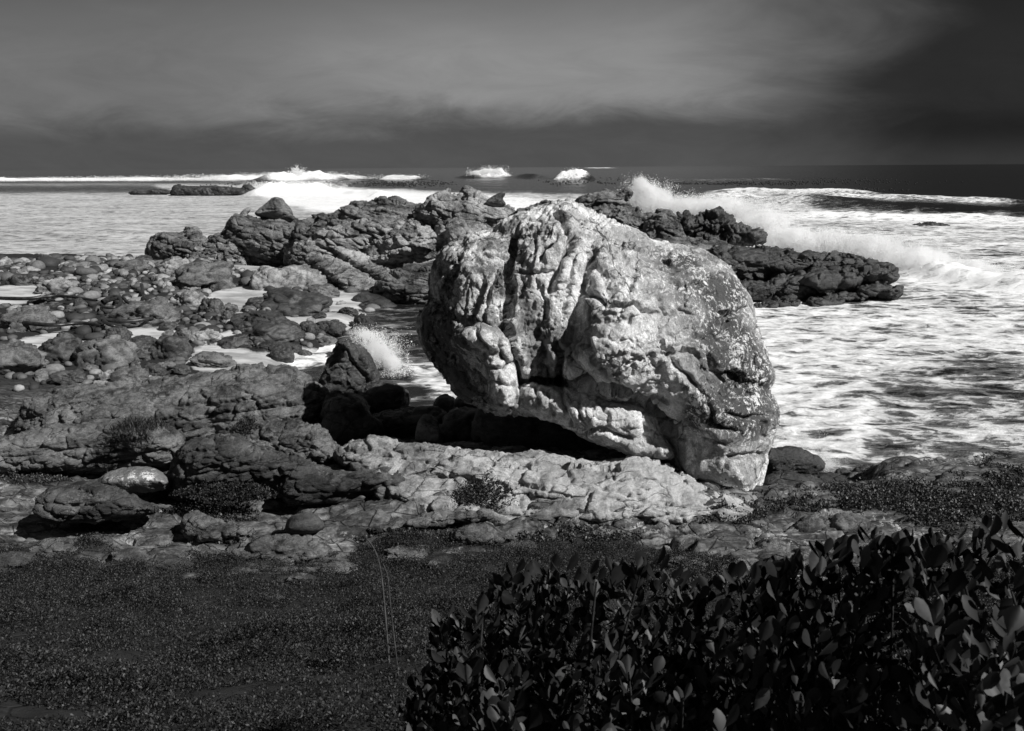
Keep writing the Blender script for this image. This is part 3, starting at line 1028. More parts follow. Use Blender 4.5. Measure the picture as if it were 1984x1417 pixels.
# joints and clefts: points, half width in px, depth in m, swelling of the sunward lip, its reach in px
CRACKS = [
    ([(1004, 446), (994, 470), (988, 504), (988, 538), (990, 561), (990, 583), (983, 608), (974, 626), (982, 637), (990, 651), (996, 685), (1000, 735), (1000, 800)], 7, .55, .05, 18),
    ([(1068, 400), (1082, 420), (1091, 432), (1098, 446)], 6, .32, .05, 14),
    ([(1098, 452), (1080, 456), (1071, 468), (1055, 486), (1046, 507)], 4.5, .2, .10, 18),
    ([(1121, 454), (1105, 470), (1091, 497), (1082, 520), (1071, 543), (1062, 574)], 6, .32, .12, 22),
    ([(1155, 488), (1146, 511), (1137, 534), (1132, 570)], 5, .3, .12, 20),
    ([(1132, 570), (1157, 577), (1170, 593), (1200, 594), (1210, 592), (1228, 586), (1242, 600), (1273, 607)], 4.5, .28, -.09, 20),
    ([(1000, 528), (1030, 530), (1078, 524)], 2.6, .12, .03, 10),
    ([(1273, 572), (1276, 590), (1291, 611), (1278, 628), (1276, 651), (1282, 673), (1310, 684)], 3, .12, .05, 14),
    ([(1278, 687), (1307, 685), (1323, 678), (1340, 680), (1353, 694)], 3.6, .16, -.05, 14),
    ([(1391, 604), (1405, 608), (1418, 613), (1436, 601), (1452, 596)], 5, .25, -.06, 14),
    ([(1310, 600), (1330, 606), (1344, 610)], 2.5, .1, 0, 8),
    ([(1374, 690), (1382, 718), (1400, 736), (1412, 728), (1420, 722), (1448, 744), (1486, 753)], 6, .34, -.06, 16),
    ([(1407, 797), (1425, 806), (1445, 810), (1483, 804), (1500, 800)], 3.6, .2, -.07, 16),
    ([(1366, 772), (1380, 800), (1374, 818), (1400, 830), (1435, 836)], 3.6, .2, -.06, 16),
    ([(1359, 845), (1389, 856), (1405, 864)], 2.4, .1, 0, 8),
    ([(1408, 884), (1450, 882), (1490, 882)], 3.5, .2, -.04, 12),
    ([(1004, 738), (1054, 744), (1100, 746), (1120, 742), (1145, 748), (1183, 752), (1222, 768), (1257, 793), (1283, 814), (1310, 840)], 7, .45, -.10, 26),
    ([(1100, 690), (1112, 708), (1136, 734), (1165, 750)], 4.5, .2, -.06, 16),
    ([(1130, 660), (1153, 700), (1178, 731)], 3, .12, -.05, 12),
    ([(1247, 848), (1272, 863), (1303, 884)], 5, .25, -.05, 12),
    ([(1040, 640), (1052, 668), (1046, 700), (1060, 726)], 8, .28, 0, 10), ([(1075, 660), (1088, 700), (1082, 735)], 6, .25, 0, 10),
    ([(940, 540), (930, 575), (918, 608), (905, 628)], 6, .22, .06, 14), ([(965, 520), (950, 560), (940, 600), (935, 625)], 4.5, .16, .05, 12),
    ([(858, 560), (860, 590), (848, 605), (880, 615), (905, 628), (955, 634), (972, 640)], 6, .26, .02, 10),
    ([(905, 470), (890, 500), (880, 540), (866, 565)], 5, .14, .04, 12), ([(1150, 600), (1140, 640), (1144, 680)], 3, .1, .05, 12),
    ([(1112, 500), (1104, 530), (1098, 570), (1092, 610)], 3.5, .14, .05, 10), ([(1035, 450), (1040, 480), (1030, 520)], 2.5, .08, .03, 8),
    ([(1343, 500), (1352, 540), (1340, 572), (1325, 590)], 2, .06, .02, 8), ([(1205, 700), (1230, 712), (1222, 730)], 2, .06, 0, 6),
    ([(1200, 660), (1220, 656), (1232, 664)], 2, .07, 0, 6), ([(1180, 428), (1190, 450), (1225, 462)], 2.4, .08, .02, 8),
    ([(1290, 660), (1300, 700), (1330, 730), (1360, 760), (1382, 790)], 3.2, .10, -.08, 24),
    ([(1235, 780), (1275, 770), (1300, 786)], 2, .06, 0, 8), ([(1050, 560), (1058, 600), (1052, 632)], 4, .14, .05, 12),
]


def carve(V, Q, cracks, seed=0, ymax=1e9, edge=None):
    N = normals(smooth_mesh(V, Q, 6), Q)
    px, py = proj(V[:, 0], V[:, 1], V[:, 2])
    wb = np.stack([px, py, 0 * px], 1)
    px = px + 4.5 * fbm(wb / 26, 3, seed=seed) + 2.2 * fbm(wb / 8, 2, seed=seed + 2)
    py = py + 4.5 * fbm(wb / 26, 3, seed=seed + 1) + 2.2 * fbm(wb / 8, 2, seed=seed + 3)
    face = (N[:, 1] < .25) & (V[:, 1] < ymax)
    lim = np.ones(len(V))
    if edge is not None:
        d, ins = seg_dist(px, py, np.array(edge, float), True)
        lim = np.clip(np.where(ins, d, 0) / 55, .08, 1)
    for pts, wd, dep, lip, rc in cracks:
        a = np.array(pts, float)
        m = face & (px > a[:, 0].min() - 4 * rc) & (px < a[:, 0].max() + 4 * rc) & (py > a[:, 1].min() - 4 * rc) & (py < a[:, 1].max() + 4 * rc)
        if not m.any():
            continue
        d, s, t = seg_dist(px[m], py[m], a)
        vary = np.clip(.75 + .7 * fbm(V[m] * 2.2, 2, seed=seed + 9), .2, 1.4) * np.clip(np.minimum(t, 1 - t) * 9 + .25, 0, 1)
        dv = -1.2 * dep * lim[m] * vary * np.exp(-(d / ((wd + .8) * (.65 + .5 * vary))) ** 3)
        if lip:
            # the lip on one side stands proud (sign picks the side of the line)
            sd = d * s * np.sign(lip) * -1
            dv = dv + abs(lip) * vary * np.where(sd > 0, np.exp(-((sd - rc * .6) / rc) ** 2), 0)
        V[m] += N[m] * dv[:, None]
    return V


def ell(px, py, cx, cy, rx, ry):
    return np.exp(-((px - cx) / rx) ** 2 - ((py - cy) / ry) ** 2)


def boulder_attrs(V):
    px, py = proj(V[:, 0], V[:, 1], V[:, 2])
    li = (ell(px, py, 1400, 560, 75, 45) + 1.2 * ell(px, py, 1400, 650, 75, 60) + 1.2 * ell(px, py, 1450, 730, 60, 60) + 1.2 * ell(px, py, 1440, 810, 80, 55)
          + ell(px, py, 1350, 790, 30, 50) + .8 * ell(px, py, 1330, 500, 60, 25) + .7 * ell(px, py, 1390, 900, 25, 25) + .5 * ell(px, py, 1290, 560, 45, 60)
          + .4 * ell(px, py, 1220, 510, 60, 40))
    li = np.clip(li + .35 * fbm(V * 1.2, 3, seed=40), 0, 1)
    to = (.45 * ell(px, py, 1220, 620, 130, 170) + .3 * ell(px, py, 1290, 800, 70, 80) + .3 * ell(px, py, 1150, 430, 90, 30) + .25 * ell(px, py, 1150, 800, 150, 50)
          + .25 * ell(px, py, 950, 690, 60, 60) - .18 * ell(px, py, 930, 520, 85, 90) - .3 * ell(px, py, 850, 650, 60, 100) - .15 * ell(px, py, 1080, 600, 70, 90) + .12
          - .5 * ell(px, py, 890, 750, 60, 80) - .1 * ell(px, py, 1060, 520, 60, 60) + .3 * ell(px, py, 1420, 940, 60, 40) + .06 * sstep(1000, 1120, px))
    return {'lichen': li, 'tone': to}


bo = empty('balanced_boulder', (2.2, 13.4, 1.2))
tag(bo, 'huge pale weathered boulder, deeply cracked, balanced on the pale ledge', 'boulder')
V, Q = sculpt(BODY, 14.3, 1.75, 2.3, 265, .022, lean=.26, bumps=BUMPS, ch=1, power=1.9, smooth=2)
V = weather(V, Q, .10, .55, seed=3, facet=(1.25, .085), fine=None)
px, py = proj(V[:, 0], V[:, 1], V[:, 2])
N = normals(V, Q)
lf = sstep(1180, 1020, px + .25 * (py - 560)) * sstep(.5, .1, N[:, 1])
fl = fbm(V * np.array([2.6, 2.0, .75]), 5, .58, ridged=True, seed=12)
fl2 = fbm(V * np.array([1.3, 1.3, .8]), 3, .5, seed=14)
V = V + N * (lf * (.10 * fl + .06 * fl2) + (1 - lf) * (.03 * fbm(V * 1.6, 4, .55, ridged=True, seed=13)))[:, None]
V = carve(V, Q, CRACKS, seed=2, edge=BODY)
N = normals(V, Q)
f1, f2, r_ = worley(V * np.array([4.2, 4.2, 3.0]) + .5 * np.stack([fbm(V * 2, 2, seed=q) for q in (1, 2, 3)], 1))
chip = .012 * facets(V * 3.6 + .4 * np.stack([fbm(V * 2, 2, seed=q) for q in (4, 5, 6)], 1)) + .022 * (r_ - .5) * sstep(0, .15, f2 - f1) * sstep(-.1, .25, fbm(V * 1.1, 3, seed=18))
A = rot_axes(0, 38)                                    # fractures run down across the sunny face
for sc_, dep_, wd_, sd_n in ((.75, .085, .045, 60), (1.7, .05, .05, 61), (3.6, .016, .06, 62)):
    q = (V @ A.T) * np.array([.55, .8, 1.25]) * sc_
    lv = V * np.array([1.3, 1.3, .55]) * sc_
    nn = fbm(lf[:, None] * lv + (1 - lf[:, None]) * q, 4, .55, seed=sd_n)
    on = sstep(-.15, .2, fbm(V * sc_ * .6, 2, seed=sd_n + 7))
    V = V - N * (dep_ * on * np.exp(-(nn / wd_) ** 2))[:, None]
V = V + N * (.019 * fbm(V * 4.5, 5, .66, seed=16) + .020 * fbm(V * 6, 4, .62, ridged=True, seed=17) + chip)[:, None]
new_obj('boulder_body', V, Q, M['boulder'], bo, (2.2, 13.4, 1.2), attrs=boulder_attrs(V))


def boulder_part(name, poly, D, front, back, R, vox, seed, bumps=(), cracks=(), lean=0.0, mat='boulder', amp=.06, power=2.0, boxy=0.0):
    V, Q = sculpt(poly, D, front, back, R, vox, lean=lean, bumps=bumps, ch=2, power=power, smooth=1, boxy=boxy)
    V = weather(V, Q, amp, .9, seed=seed, fine=None, flute=(.045, 2.2, 1.6), facet=(.6, .06))
    for sc_, dep_ in ((1.4, .035), (3.2, .016)):
        nn = fbm(V * np.array([1.2, 1, .8]) * sc_, 4, .55, seed=seed + 30)
        V = V - normals(V, Q) * (dep_ * np.exp(-(nn / .05) ** 2))[:, None]
    if cracks:
        V = carve(V, Q, cracks, seed=seed)
    N = normals(V, Q)
    V = V + N * (.022 * fbm(V * 5, 5, .62, seed=seed + 1) + .018 * fbm(V * 6, 4, .62, ridged=True, seed=seed + 2))[:, None]
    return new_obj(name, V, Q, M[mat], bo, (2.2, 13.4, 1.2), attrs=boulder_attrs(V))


boulder_part('lower_slab', [(1006, 748), (1030, 742), (1060, 750), (1096, 748), (1128, 762), (1160, 758), (1176, 770), (1232, 782), (1262, 802), (1278, 822), (1288, 850),
                            (1306, 880), (1290, 888), (1262, 882), (1232, 886), (1205, 874), (1150, 852), (1110, 832), (1070, 815), (1030, 797), (1004, 778)],
             13.4, .50, 1.2, 46, .022, 21, lean=.25, power=2.3, boxy=.2, amp=.08, bumps=[(1170, 810, 60, 30, 10, .18), (1060, 775, 40, 25, 10, .1), (1262, 850, 50, 40, 20, -.25)],
             cracks=[([(1088, 752), (1092, 775), (1096, 800), (1110, 828)], 3, .12, .015, 10), ([(1128, 765), (1120, 790), (1128, 815)], 2.5, .09, .015, 10),
                     ([(1160, 762), (1158, 780), (1180, 800), (1176, 830)], 2.5, .08, .01, 10), ([(1034, 752), (1042, 772), (1046, 796)], 3, .09, .01, 10),
                     ([(1062, 760), (1066, 790), (1074, 812)], 2.6, .08, .01, 9), ([(1130, 838), (1170, 832), (1200, 846), (1230, 852)], 4, .16, -.04, 10)])
boulder_part('wedge_block', [(903, 636), (930, 626), (958, 634), (982, 656), (990, 690), (988, 712), (994, 735), (999, 760), (998, 796), (976, 797), (961, 786), (953, 762),
                             (950, 730), (936, 700), (910, 684), (890, 668), (884, 650)],
             13.2, .36, 1.3, 34, .022, 24, boxy=.45, amp=.10, bumps=[(950, 660, 26, 22, 0, .1), (972, 750, 16, 35, 0, .1)],
             cracks=[([(968, 660), (972, 690), (988, 712)], 2.2, .1, .03, 8), ([(950, 712), (975, 716), (992, 700)], 2.6, .12, .03, 8), ([(962, 740), (975, 748), (996, 750)], 2, .07, 0, 6),
                     ([(925, 640), (930, 660), (948, 678)], 2.2, .08, .03, 8), ([(962, 780), (978, 790), (998, 790)], 2.2, .08, .02, 6)])
boulder_part('toe_wedge', [(1330, 942), (1380, 938), (1412, 952), (1442, 972), (1456, 990), (1440, 1000), (1380, 996), (1340, 975), (1322, 956)],
             12.9, .4, .9, 40, .026, 28, lean=.5)
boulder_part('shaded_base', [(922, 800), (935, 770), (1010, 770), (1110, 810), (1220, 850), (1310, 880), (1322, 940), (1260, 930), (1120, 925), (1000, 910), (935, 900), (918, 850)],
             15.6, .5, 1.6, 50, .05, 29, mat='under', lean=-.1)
# ------------------------------------------------------------------ outcrops, ledges, ridge
LANDMARKS = {}


def rock(name, label, cat, poly, D, front, back, R, mat, seed, group=None, lean=.15, vox=None, bumps=(), cracks=(), power=2.0, parent=None, ch=1,
         boxy=0.0, attrs=None, zc=None, **kw):
    vox = vox or max(.025, D / 803 * .85)
    V, Q = sculpt(poly, D, front, back, R, vox, lean=lean, bumps=bumps, ch=ch, power=power, smooth=1, boxy=boxy, zc=zc)
    V = weather(V, Q, seed=seed, **kw)
    if cracks:
        V = carve(V, Q, cracks, seed=seed)
    c = V.mean(0)
    org = (c[0], c[1], V[:, 2].min())
    o = new_obj(name, V, Q, M[mat], parent, org, attrs=attrs(V) if attrs else None)
    if parent is None:
        tag(o, label, cat, group, 'thing')
        LANDMARKS[o.name] = (c[0], c[1])
    return o


# styles: beds and joints at the scale of each rock
def st_ridge(amp=.2, strike=8, dip=-14, th=.55, bs=(1.9, 1.2, .8), off=.10, cd=.16, sam=.32):
    return dict(amp=amp, scale=.45, blocks=(bs, off, cd, .10, strike, dip), strata=(th, sam, strike, dip), fine=(.06, 2.2), amp_r=.05, facet=(max(bs) * .85, .22))


def st_near(amp=.08, strike=12, dip=8, th=.16, bs=(.55, .4, .25), off=.04, cd=.06, sam=.07):
    return dict(amp=amp, scale=.9, blocks=(bs, off, cd, .09, strike, dip), strata=(th, sam, strike, dip), fine=(.022, 6.0), amp_r=.03)


def st_wet(**k):
    a = dict(amp=.18, strike=4, dip=-6, th=.6, bs=(2.2, 1.4, .9), off=.12, cd=.2, sam=.2)
    a.update(k)
    return st_ridge(**a)


G_R = 'rock masses of the ridge along the shore'
rock('ridge_rock', 'black rounded headland where the ridge meets the calm water', 'rock',
     [(287, 506), (284, 482), (294, 463), (318, 451), (345, 450), (358, 444), (372, 441), (387, 446), (395, 458), (412, 466), (424, 480), (420, 512), (380, 522), (330, 516)],
     59, 2.6, 3.2, 30, 'ridge', 41, G_R, lean=0, **st_ridge())
rock('ridge_rock', 'pale lumpy knee of rock at the foot of the dark headland', 'rock',
     [(352, 520), (362, 490), (380, 474), (405, 468), (432, 460), (452, 464), (470, 480), (486, 505), (480, 524), (430, 528), (385, 528)],
     56.5, 1.8, 2.5, 26, 'ridge_pale', 42, G_R, **st_ridge(bs=(1.2, 1, .9)))
rock('ridge_rock', 'stepped ridge rock carrying the domed cap stone', 'rock',
     [(400, 470), (408, 456), (436, 444), (440, 428), (455, 416), (480, 416), (500, 424), (540, 424), (575, 428), (590, 440), (586, 470), (572, 500), (555, 514), (510, 514), (470, 500), (430, 490)],
     57.5, 2.4, 3.0, 40, 'ridge', 43, G_R, **st_ridge())
rock('perched_rock', 'domed cap stone perched high on the stepped ridge rock', 'rock',
     [(490, 416), (502, 406), (518, 393), (528, 383), (538, 381), (548, 385), (553, 396), (564, 402), (569, 416), (572, 428), (552, 430), (515, 424)],
     57.5, 1.1, 1.3, 26, 'ridge', 44, lean=0, amp=.1, scale=.6, strata=(.7, .14, 5, 4), fine=(.05, 2.0))
rock('perched_rock', 'small upright finger stone on the ridge beside the domed cap', 'rock',
     [(462, 420), (468, 409), (478, 402), (486, 401), (485, 410), (478, 416), (486, 424), (470, 428)],
     57, .4, .5, 10, 'ridge_pale', 45, lean=0, amp=.06, scale=.9, fine=(.03, 2.0))
rock('ridge_rock', 'long dark flank of the ridge sloping up behind the cobbles', 'rock',
     [(548, 520), (556, 480), (572, 440), (590, 430), (625, 420), (655, 408), (690, 394), (720, 390), (746, 382), (768, 380), (788, 388), (806, 396), (830, 402),
      (842, 430), (836, 470), (800, 490), (740, 500), (690, 500), (640, 506), (600, 520)],
     53, 2.8, 3.2, 60, 'ridge', 46, G_R, **st_ridge(dip=-20))
rock('ridge_rock', 'crowned summit rock, highest of the ridge behind the boulder', 'rock',
     [(800, 420), (806, 396), (832, 388), (848, 377), (868, 371), (884, 373), (897, 365), (909, 361), (917, 367), (926, 366), (934, 374), (944, 382), (956, 388), (990, 400), (1003, 412), (1000, 440), (960, 460), (880, 460), (830, 450)],
     51, 2.0, 2.6, 40, 'ridge_pale', 47, G_R, **st_ridge(bs=(1.6, 1.2, 1.3)))
rock('perched_rock', 'beak shaped stone jutting against the white water', 'rock',
     [(940, 394), (950, 384), (962, 377), (972, 371), (979, 370), (979, 380), (973, 384), (978, 391), (982, 398), (960, 402)],
     50, .5, .7, 12, 'ridge', 48, lean=0, amp=.08, scale=.8, fine=(.04, 2.0))
rock('ridge_rock', 'smooth sunlit block of paler rock in the middle of the ridge', 'rock',
     [(838, 484), (842, 450), (862, 428), (890, 420), (925, 424), (945, 440), (962, 452), (968, 480), (940, 496), (890, 500), (852, 500)],
     47.5, 1.8, 2.2, 34, 'ridge_pale', 49, G_R, **st_ridge(amp=.12, bs=(1.8, 1.5, 1.6), off=.12, th=1.2, sam=.1))
rock('ridge_rock', 'overhanging grey block with a black cave shadow beneath it', 'rock',
     [(690, 520), (700, 488), (735, 462), (780, 440), (828, 436), (846, 450), (852, 480), (848, 500), (800, 512), (760, 528), (715, 532)],
     46.5, 2.4, 2.4, 40, 'ridge_pale', 50, G_R, lean=-.1, **st_ridge(strike=10, dip=-10))
rock('ridge_rock', 'thinly layered ledges at the water under the overhanging block', 'rock',
     [(720, 560), (745, 532), (790, 520), (850, 512), (900, 520), (900, 600), (850, 618), (800, 614), (760, 596)],
     41.5, 1.6, 3.0, 36, 'ridge', 51, G_R, **st_ridge(amp=.12, th=.5, sam=.32, strike=5, dip=-4, bs=(1.5, 1, .6)))
rock('ridge_rock', 'low jumbled ridge rock just over the shoulder of the boulder', 'rock',
     [(940, 480), (955, 440), (985, 412), (1010, 402), (1036, 398), (1050, 391), (1070, 394), (1090, 402), (1130, 400), (1150, 440), (1100, 480), (1000, 500)],
     48, 1.6, 2.4, 34, 'ridge', 52, G_R, **st_ridge(bs=(1.3, 1, 1)))
rock('tilted_slab', 'long tilted slab of grooved rock sliding down to the channel', 'rock',
     [(590, 498), (606, 488), (632, 492), (662, 504), (702, 524), (738, 548), (768, 572), (792, 594), (794, 610), (772, 612), (742, 600), (700, 584), (655, 560), (622, 536), (596, 516)],
     43.5, .9, 1.4, 18, 'ridge_pale', 53, lean=.35, amp=.1, scale=.5, strata=(.45, .2, 0, 32), blocks=((3.5, 1.2, .7), .06, .12, .08, 0, 32), fine=(.04, 2.4))
rock('tilted_slab', 'upper tilted slab lying parallel above the long grooved one', 'rock',
     [(640, 482), (660, 476), (700, 488), (745, 512), (785, 545), (818, 578), (816, 594), (790, 584), (748, 556), (700, 528), (655, 502)],
     44.6, .8, 1.4, 16, 'ridge_pale', 154, lean=.35, amp=.1, scale=.5, strata=(.45, .2, 0, 34), blocks=((3.5, 1.2, .7), .06, .12, .08, 0, 34), fine=(.04, 2.4))
rock('ridge_rock', 'long sloping bed of rock bridging the ridge above the slabs', 'rock',
     [(552, 512), (566, 478), (610, 452), (660, 432), (720, 420), (790, 418), (842, 430), (846, 458), (790, 470), (720, 484), (660, 500), (600, 516)],
     50.5, 1.4, 2.0, 28, 'ridge_pale', 155, G_R, lean=.3, **st_ridge(dip=-22, th=.7, bs=(2.6, 1.4, .8)))
rock('tilted_slab', 'dark wet slab wedged under the long tilted slab', 'rock',
     [(678, 580), (702, 566), (738, 572), (770, 592), (790, 606), (786, 618), (752, 616), (712, 606), (684, 596)],
     39.8, .8, 1.2, 16, 'wet', 54, lean=.2, amp=.1, scale=.6, strata=(.4, .14, 0, 20), fine=(.04, 2.4))
rock('ridge_rock', 'flat topped head of layered rock where spray bursts up', 'rock',
     [(1114, 402), (1115, 388), (1128, 377), (1160, 372), (1186, 371), (1206, 367), (1220, 366), (1228, 372), (1222, 381), (1212, 389), (1222, 396), (1200, 412), (1150, 420), (1118, 420)],
     52, 1.5, 2.0, 22, 'ridge', 55, G_R, lean=0, **st_ridge(th=.42, sam=.25, dip=4))
rock('ridge_rock', 'crumbling column of blocky rock below the flat topped head', 'rock',
     [(1110, 470), (1112, 420), (1150, 402), (1200, 394), (1216, 394), (1226, 404), (1236, 402), (1244, 414), (1262, 424), (1270, 470), (1240, 500), (1160, 500)],
     50, 1.6, 2.4, 34, 'ridge', 56, G_R, **st_ridge(bs=(.9, .8, .7), off=.2))
rock('ridge_rock', 'smooth dark dome of rock behind the pale boulder', 'rock',
     [(1236, 480), (1244, 440), (1258, 416), (1278, 408), (1294, 411), (1310, 424), (1322, 442), (1326, 470), (1300, 490), (1260, 492)],
     49, 1.5, 2.0, 30, 'ridge', 57, G_R, lean=.05, **st_ridge(amp=.14, bs=(1.6, 1.2, 1.4)))
rock('ridge_rock', 'black knobbly arch of wet rock lashed by the breaker', 'rock',
     [(1300, 460), (1306, 424), (1318, 410), (1332, 412), (1346, 420), (1358, 408), (1378, 402), (1400, 406), (1414, 414), (1424, 426), (1440, 434), (1452, 430), (1466, 440), (1476, 454), (1477, 466), (1466, 472), (1446, 470), (1420, 478), (1360, 484)],
     51, 1.5, 1.8, 30, 'wet', 58, G_R, lean=0, amp=.16, scale=.6, blocks=((.95, .95, .9), .3, .34, .16, 0, 0), fine=(.05, 2.4))
rock('ridge_rock', 'low bedded shelf joining the black arch to the reef', 'rock',
     [(1150, 500), (1200, 470), (1290, 462), (1340, 462), (1400, 466), (1440, 478), (1480, 486), (1490, 500), (1440, 520), (1360, 530), (1200, 540)],
     46.5, 2.2, 2.4, 34, 'ridge', 59, G_R, **st_ridge(strike=0, dip=-6, bs=(1.8, 1.2, .6)))
G_F = 'wet slabs of the dark reef beside the surf'
rock('reef_rock', 'upper dark slab of the wet reef under the white breaker', 'rock',
     [(1330, 520), (1350, 492), (1390, 476), (1430, 480), (1470, 482), (1490, 486), (1524, 479), (1536, 481), (1544, 487), (1564, 486), (1598, 493), (1640, 490), (1672, 494), (1694, 506), (1700, 520), (1640, 536), (1560, 540), (1450, 546), (1370, 546)],
     44, 2.0, 2.4, 26, 'wet', 60, G_F, **st_wet(th=.55, sam=.3))
rock('reef_rock', 'longest slab of the wet reef ending in a blunt nose', 'rock',
     [(1420, 560), (1440, 540), (1500, 534), (1560, 524), (1620, 520), (1670, 514), (1716, 512), (1737, 516), (1742, 530), (1732, 544), (1716, 549), (1660, 560), (1590, 580), (1500, 596), (1440, 598)],
     41.5, 1.8, 2.2, 26, 'wet', 61, G_F, lean=-.05, **st_wet(th=.9, sam=.24, bs=(2.6, 1.4, 1.6), off=.2, cd=.3))
rock('reef_rock', 'thin low tongue of wet reef lying in the foam', 'rock',
     [(1560, 586), (1610, 566), (1680, 552), (1722, 548), (1744, 556), (1748, 570), (1735, 578), (1690, 584), (1640, 592), (1590, 598)],
     40.5, 1.0, 1.5, 14, 'wet', 62, G_F, lean=0, **st_wet(th=.5))
rock('reef_rock', 'round wet block at the waterline of the reef', 'rock',
     [(1560, 604), (1566, 580), (1596, 570), (1628, 572), (1642, 582), (1638, 598), (1600, 606)],
     39.6, .8, 1.0, 16, 'wet', 63, G_F, lean=0, **st_wet())
rock('reef_rock', 'small stepped wet blocks at the landward end of the reef', 'rock',
     [(1450, 604), (1462, 588), (1500, 578), (1522, 574), (1546, 576), (1548, 604), (1500, 610)],
     39.2, .7, 1.0, 14, 'wet', 64, G_F, lean=0, **st_wet(bs=(1, .9, .9)))
rock('reef_rock', 'dark undercut middle of the reef close to the boulder', 'rock',
     [(1350, 600), (1380, 545), (1430, 536), (1500, 560), (1540, 580), (1520, 598), (1450, 604)],
     42.5, 1.4, 2.0, 24, 'wet', 65, G_F, lean=-.1, **st_wet())
rock('islet', 'long low black islet among the breakers near the horizon', 'rock',
     [(326, 380), (334, 362), (352, 358), (372, 362), (390, 360), (410, 358), (436, 360), (466, 365), (474, 358), (486, 357), (496, 366), (502, 378), (450, 384), (380, 384)],
     215, 3.0, 4.0, 8, 'wet', 66, lean=0, vox=.22, **st_ridge(amp=.5, th=1.2, sam=.6, bs=(4, 3, 2)))
rock('islet', 'thin broken skerry trailing off the long black islet', 'rock',
     [(246, 374), (256, 369), (282, 371), (292, 366), (306, 367), (330, 369), (334, 378), (290, 379), (256, 378)],
     222, 2.0, 3.0, 4, 'wet', 67, lean=0, vox=.2, **st_ridge(amp=.3, th=1.2, sam=.4, bs=(3, 2, 1)))
rock('islet', 'small dark rock awash in the surf beyond the reef', 'rock',
     [(1764, 444), (1768, 438), (1780, 434), (1800, 430), (1830, 434), (1850, 444), (1800, 450)],
     92, 1.5, 2.0, 8, 'wet', 68, lean=0, vox=.11, **st_ridge(amp=.3, th=1.0))

# ---- near rocks
G_N = 'bedrock outcrops in the foreground'
rock('bedrock_outcrop', 'broad cracked grey outcrop between the cobbles and the shaded hollow', 'rock',
     [(20, 900), (30, 790), (90, 756), (160, 748), (220, 744), (280, 738), (340, 730), (400, 722), (450, 714), (510, 708), (560, 711), (586, 730), (622, 744), (640, 768), (640, 800), (654, 836), (650, 880), (560, 900), (300, 910)],
     17.2, 1.5, 2.2, 110, 'outcrop', 71, G_N, lean=.25, vox=.032, power=2.4, **st_near(amp=.12, dip=9, th=.2, bs=(.7, .5, .3), off=.06, cd=.09, sam=.1))
rock('bedrock_outcrop', 'knobbly rock hump in front of the broad cracked outcrop', 'rock',
     [(400, 880), (420, 838), (470, 818), (540, 812), (600, 822), (634, 838), (650, 862), (690, 868), (700, 900), (600, 920), (450, 915)],
     14.2, .7, 1.2, 50, 'outcrop', 72, G_N, lean=.2, **st_near(bs=(.3, .3, .22), off=.05, cd=.07))
rock('bedrock_outcrop', 'low pale bedding slabs at the edge of the outcrop', 'rock',
     [(-60, 930), (-40, 860), (60, 830), (200, 812), (280, 806), (330, 824), (360, 850), (350, 900), (250, 915), (100, 930)],
     14.6, .8, 1.5, 50, 'outcrop', 73, G_N, lean=.35, **st_near(th=.14))
rock('wedge_rock', 'dark wedge shaped rock leaning beside the splashing channel', 'rock',
     [(608, 772), (614, 740), (636, 712), (650, 678), (662, 659), (680, 662), (700, 680), (716, 700), (730, 730), (724, 760), (700, 786), (640, 790)],
     20.2, .9, 1.2, 46, 'outcrop_dark', 74, lean=.2, boxy=.5, amp=.09, scale=.8, strata=(.4, .06, 10, 30), blocks=((1.0, .9, .8), .10, .12, .06, 10, 30), fine=(.03, 4.0))
rock('wet_rock', 'rounded wet rock hump at the edge of the channel', 'rock',
     [(690, 790), (700, 752), (725, 738), (760, 740), (786, 752), (796, 778), (780, 800), (730, 806)],
     19.0, .6, .9, 30, 'wet', 75, lean=.1, vox=.03, amp=.07, scale=1.2, fine=(.03, 4.0), facet=(.5, .09))
rock('wet_rock', 'low wet ledges stepping into the channel', 'rock',
     [(700, 838), (712, 806), (760, 794), (820, 788), (858, 790), (870, 806), (862, 830), (800, 846), (740, 850)],
     16.8, .6, 1.2, 22, 'wet', 76, lean=.3, vox=.03, **st_near(th=.2))
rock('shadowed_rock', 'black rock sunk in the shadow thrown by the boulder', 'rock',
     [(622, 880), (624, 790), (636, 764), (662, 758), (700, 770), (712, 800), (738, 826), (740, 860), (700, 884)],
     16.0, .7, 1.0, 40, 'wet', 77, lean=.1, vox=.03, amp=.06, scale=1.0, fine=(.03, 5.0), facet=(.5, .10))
rock('upright_stone', 'small upright stone with a sunlit edge standing near the boulder', 'stone',
     [(803, 852), (806, 832), (814, 812), (826, 804), (842, 808), (851, 824), (854, 846), (848, 860), (824, 864)],
     14.6, .22, .3, 20, 'stone_mid', 78, lean=.05, vox=.02, amp=.03, scale=2.0, fine=(.010, 9.0), boxy=.4, facet=(.3, .03))
rock('wet_rock', 'round dark cobble at the water below the boulder overhang', 'stone',
     [(838, 792), (842, 772), (860, 764), (878, 768), (888, 784), (882, 798), (856, 802)], 18.2, .35, .5, 24, 'wet', 79, lean=0, vox=.03, amp=.05, scale=2, fine=(.02, 6), facet=(.35, .05))
rock('wet_rock', 'second dark cobble tucked against the foot of the boulder', 'stone',
     [(880, 790), (884, 770), (900, 758), (930, 764), (940, 790), (920, 806)], 17.4, .35, .5, 24, 'wet', 80, lean=0, vox=.03, amp=.05, scale=2, fine=(.02, 6), facet=(.35, .05))
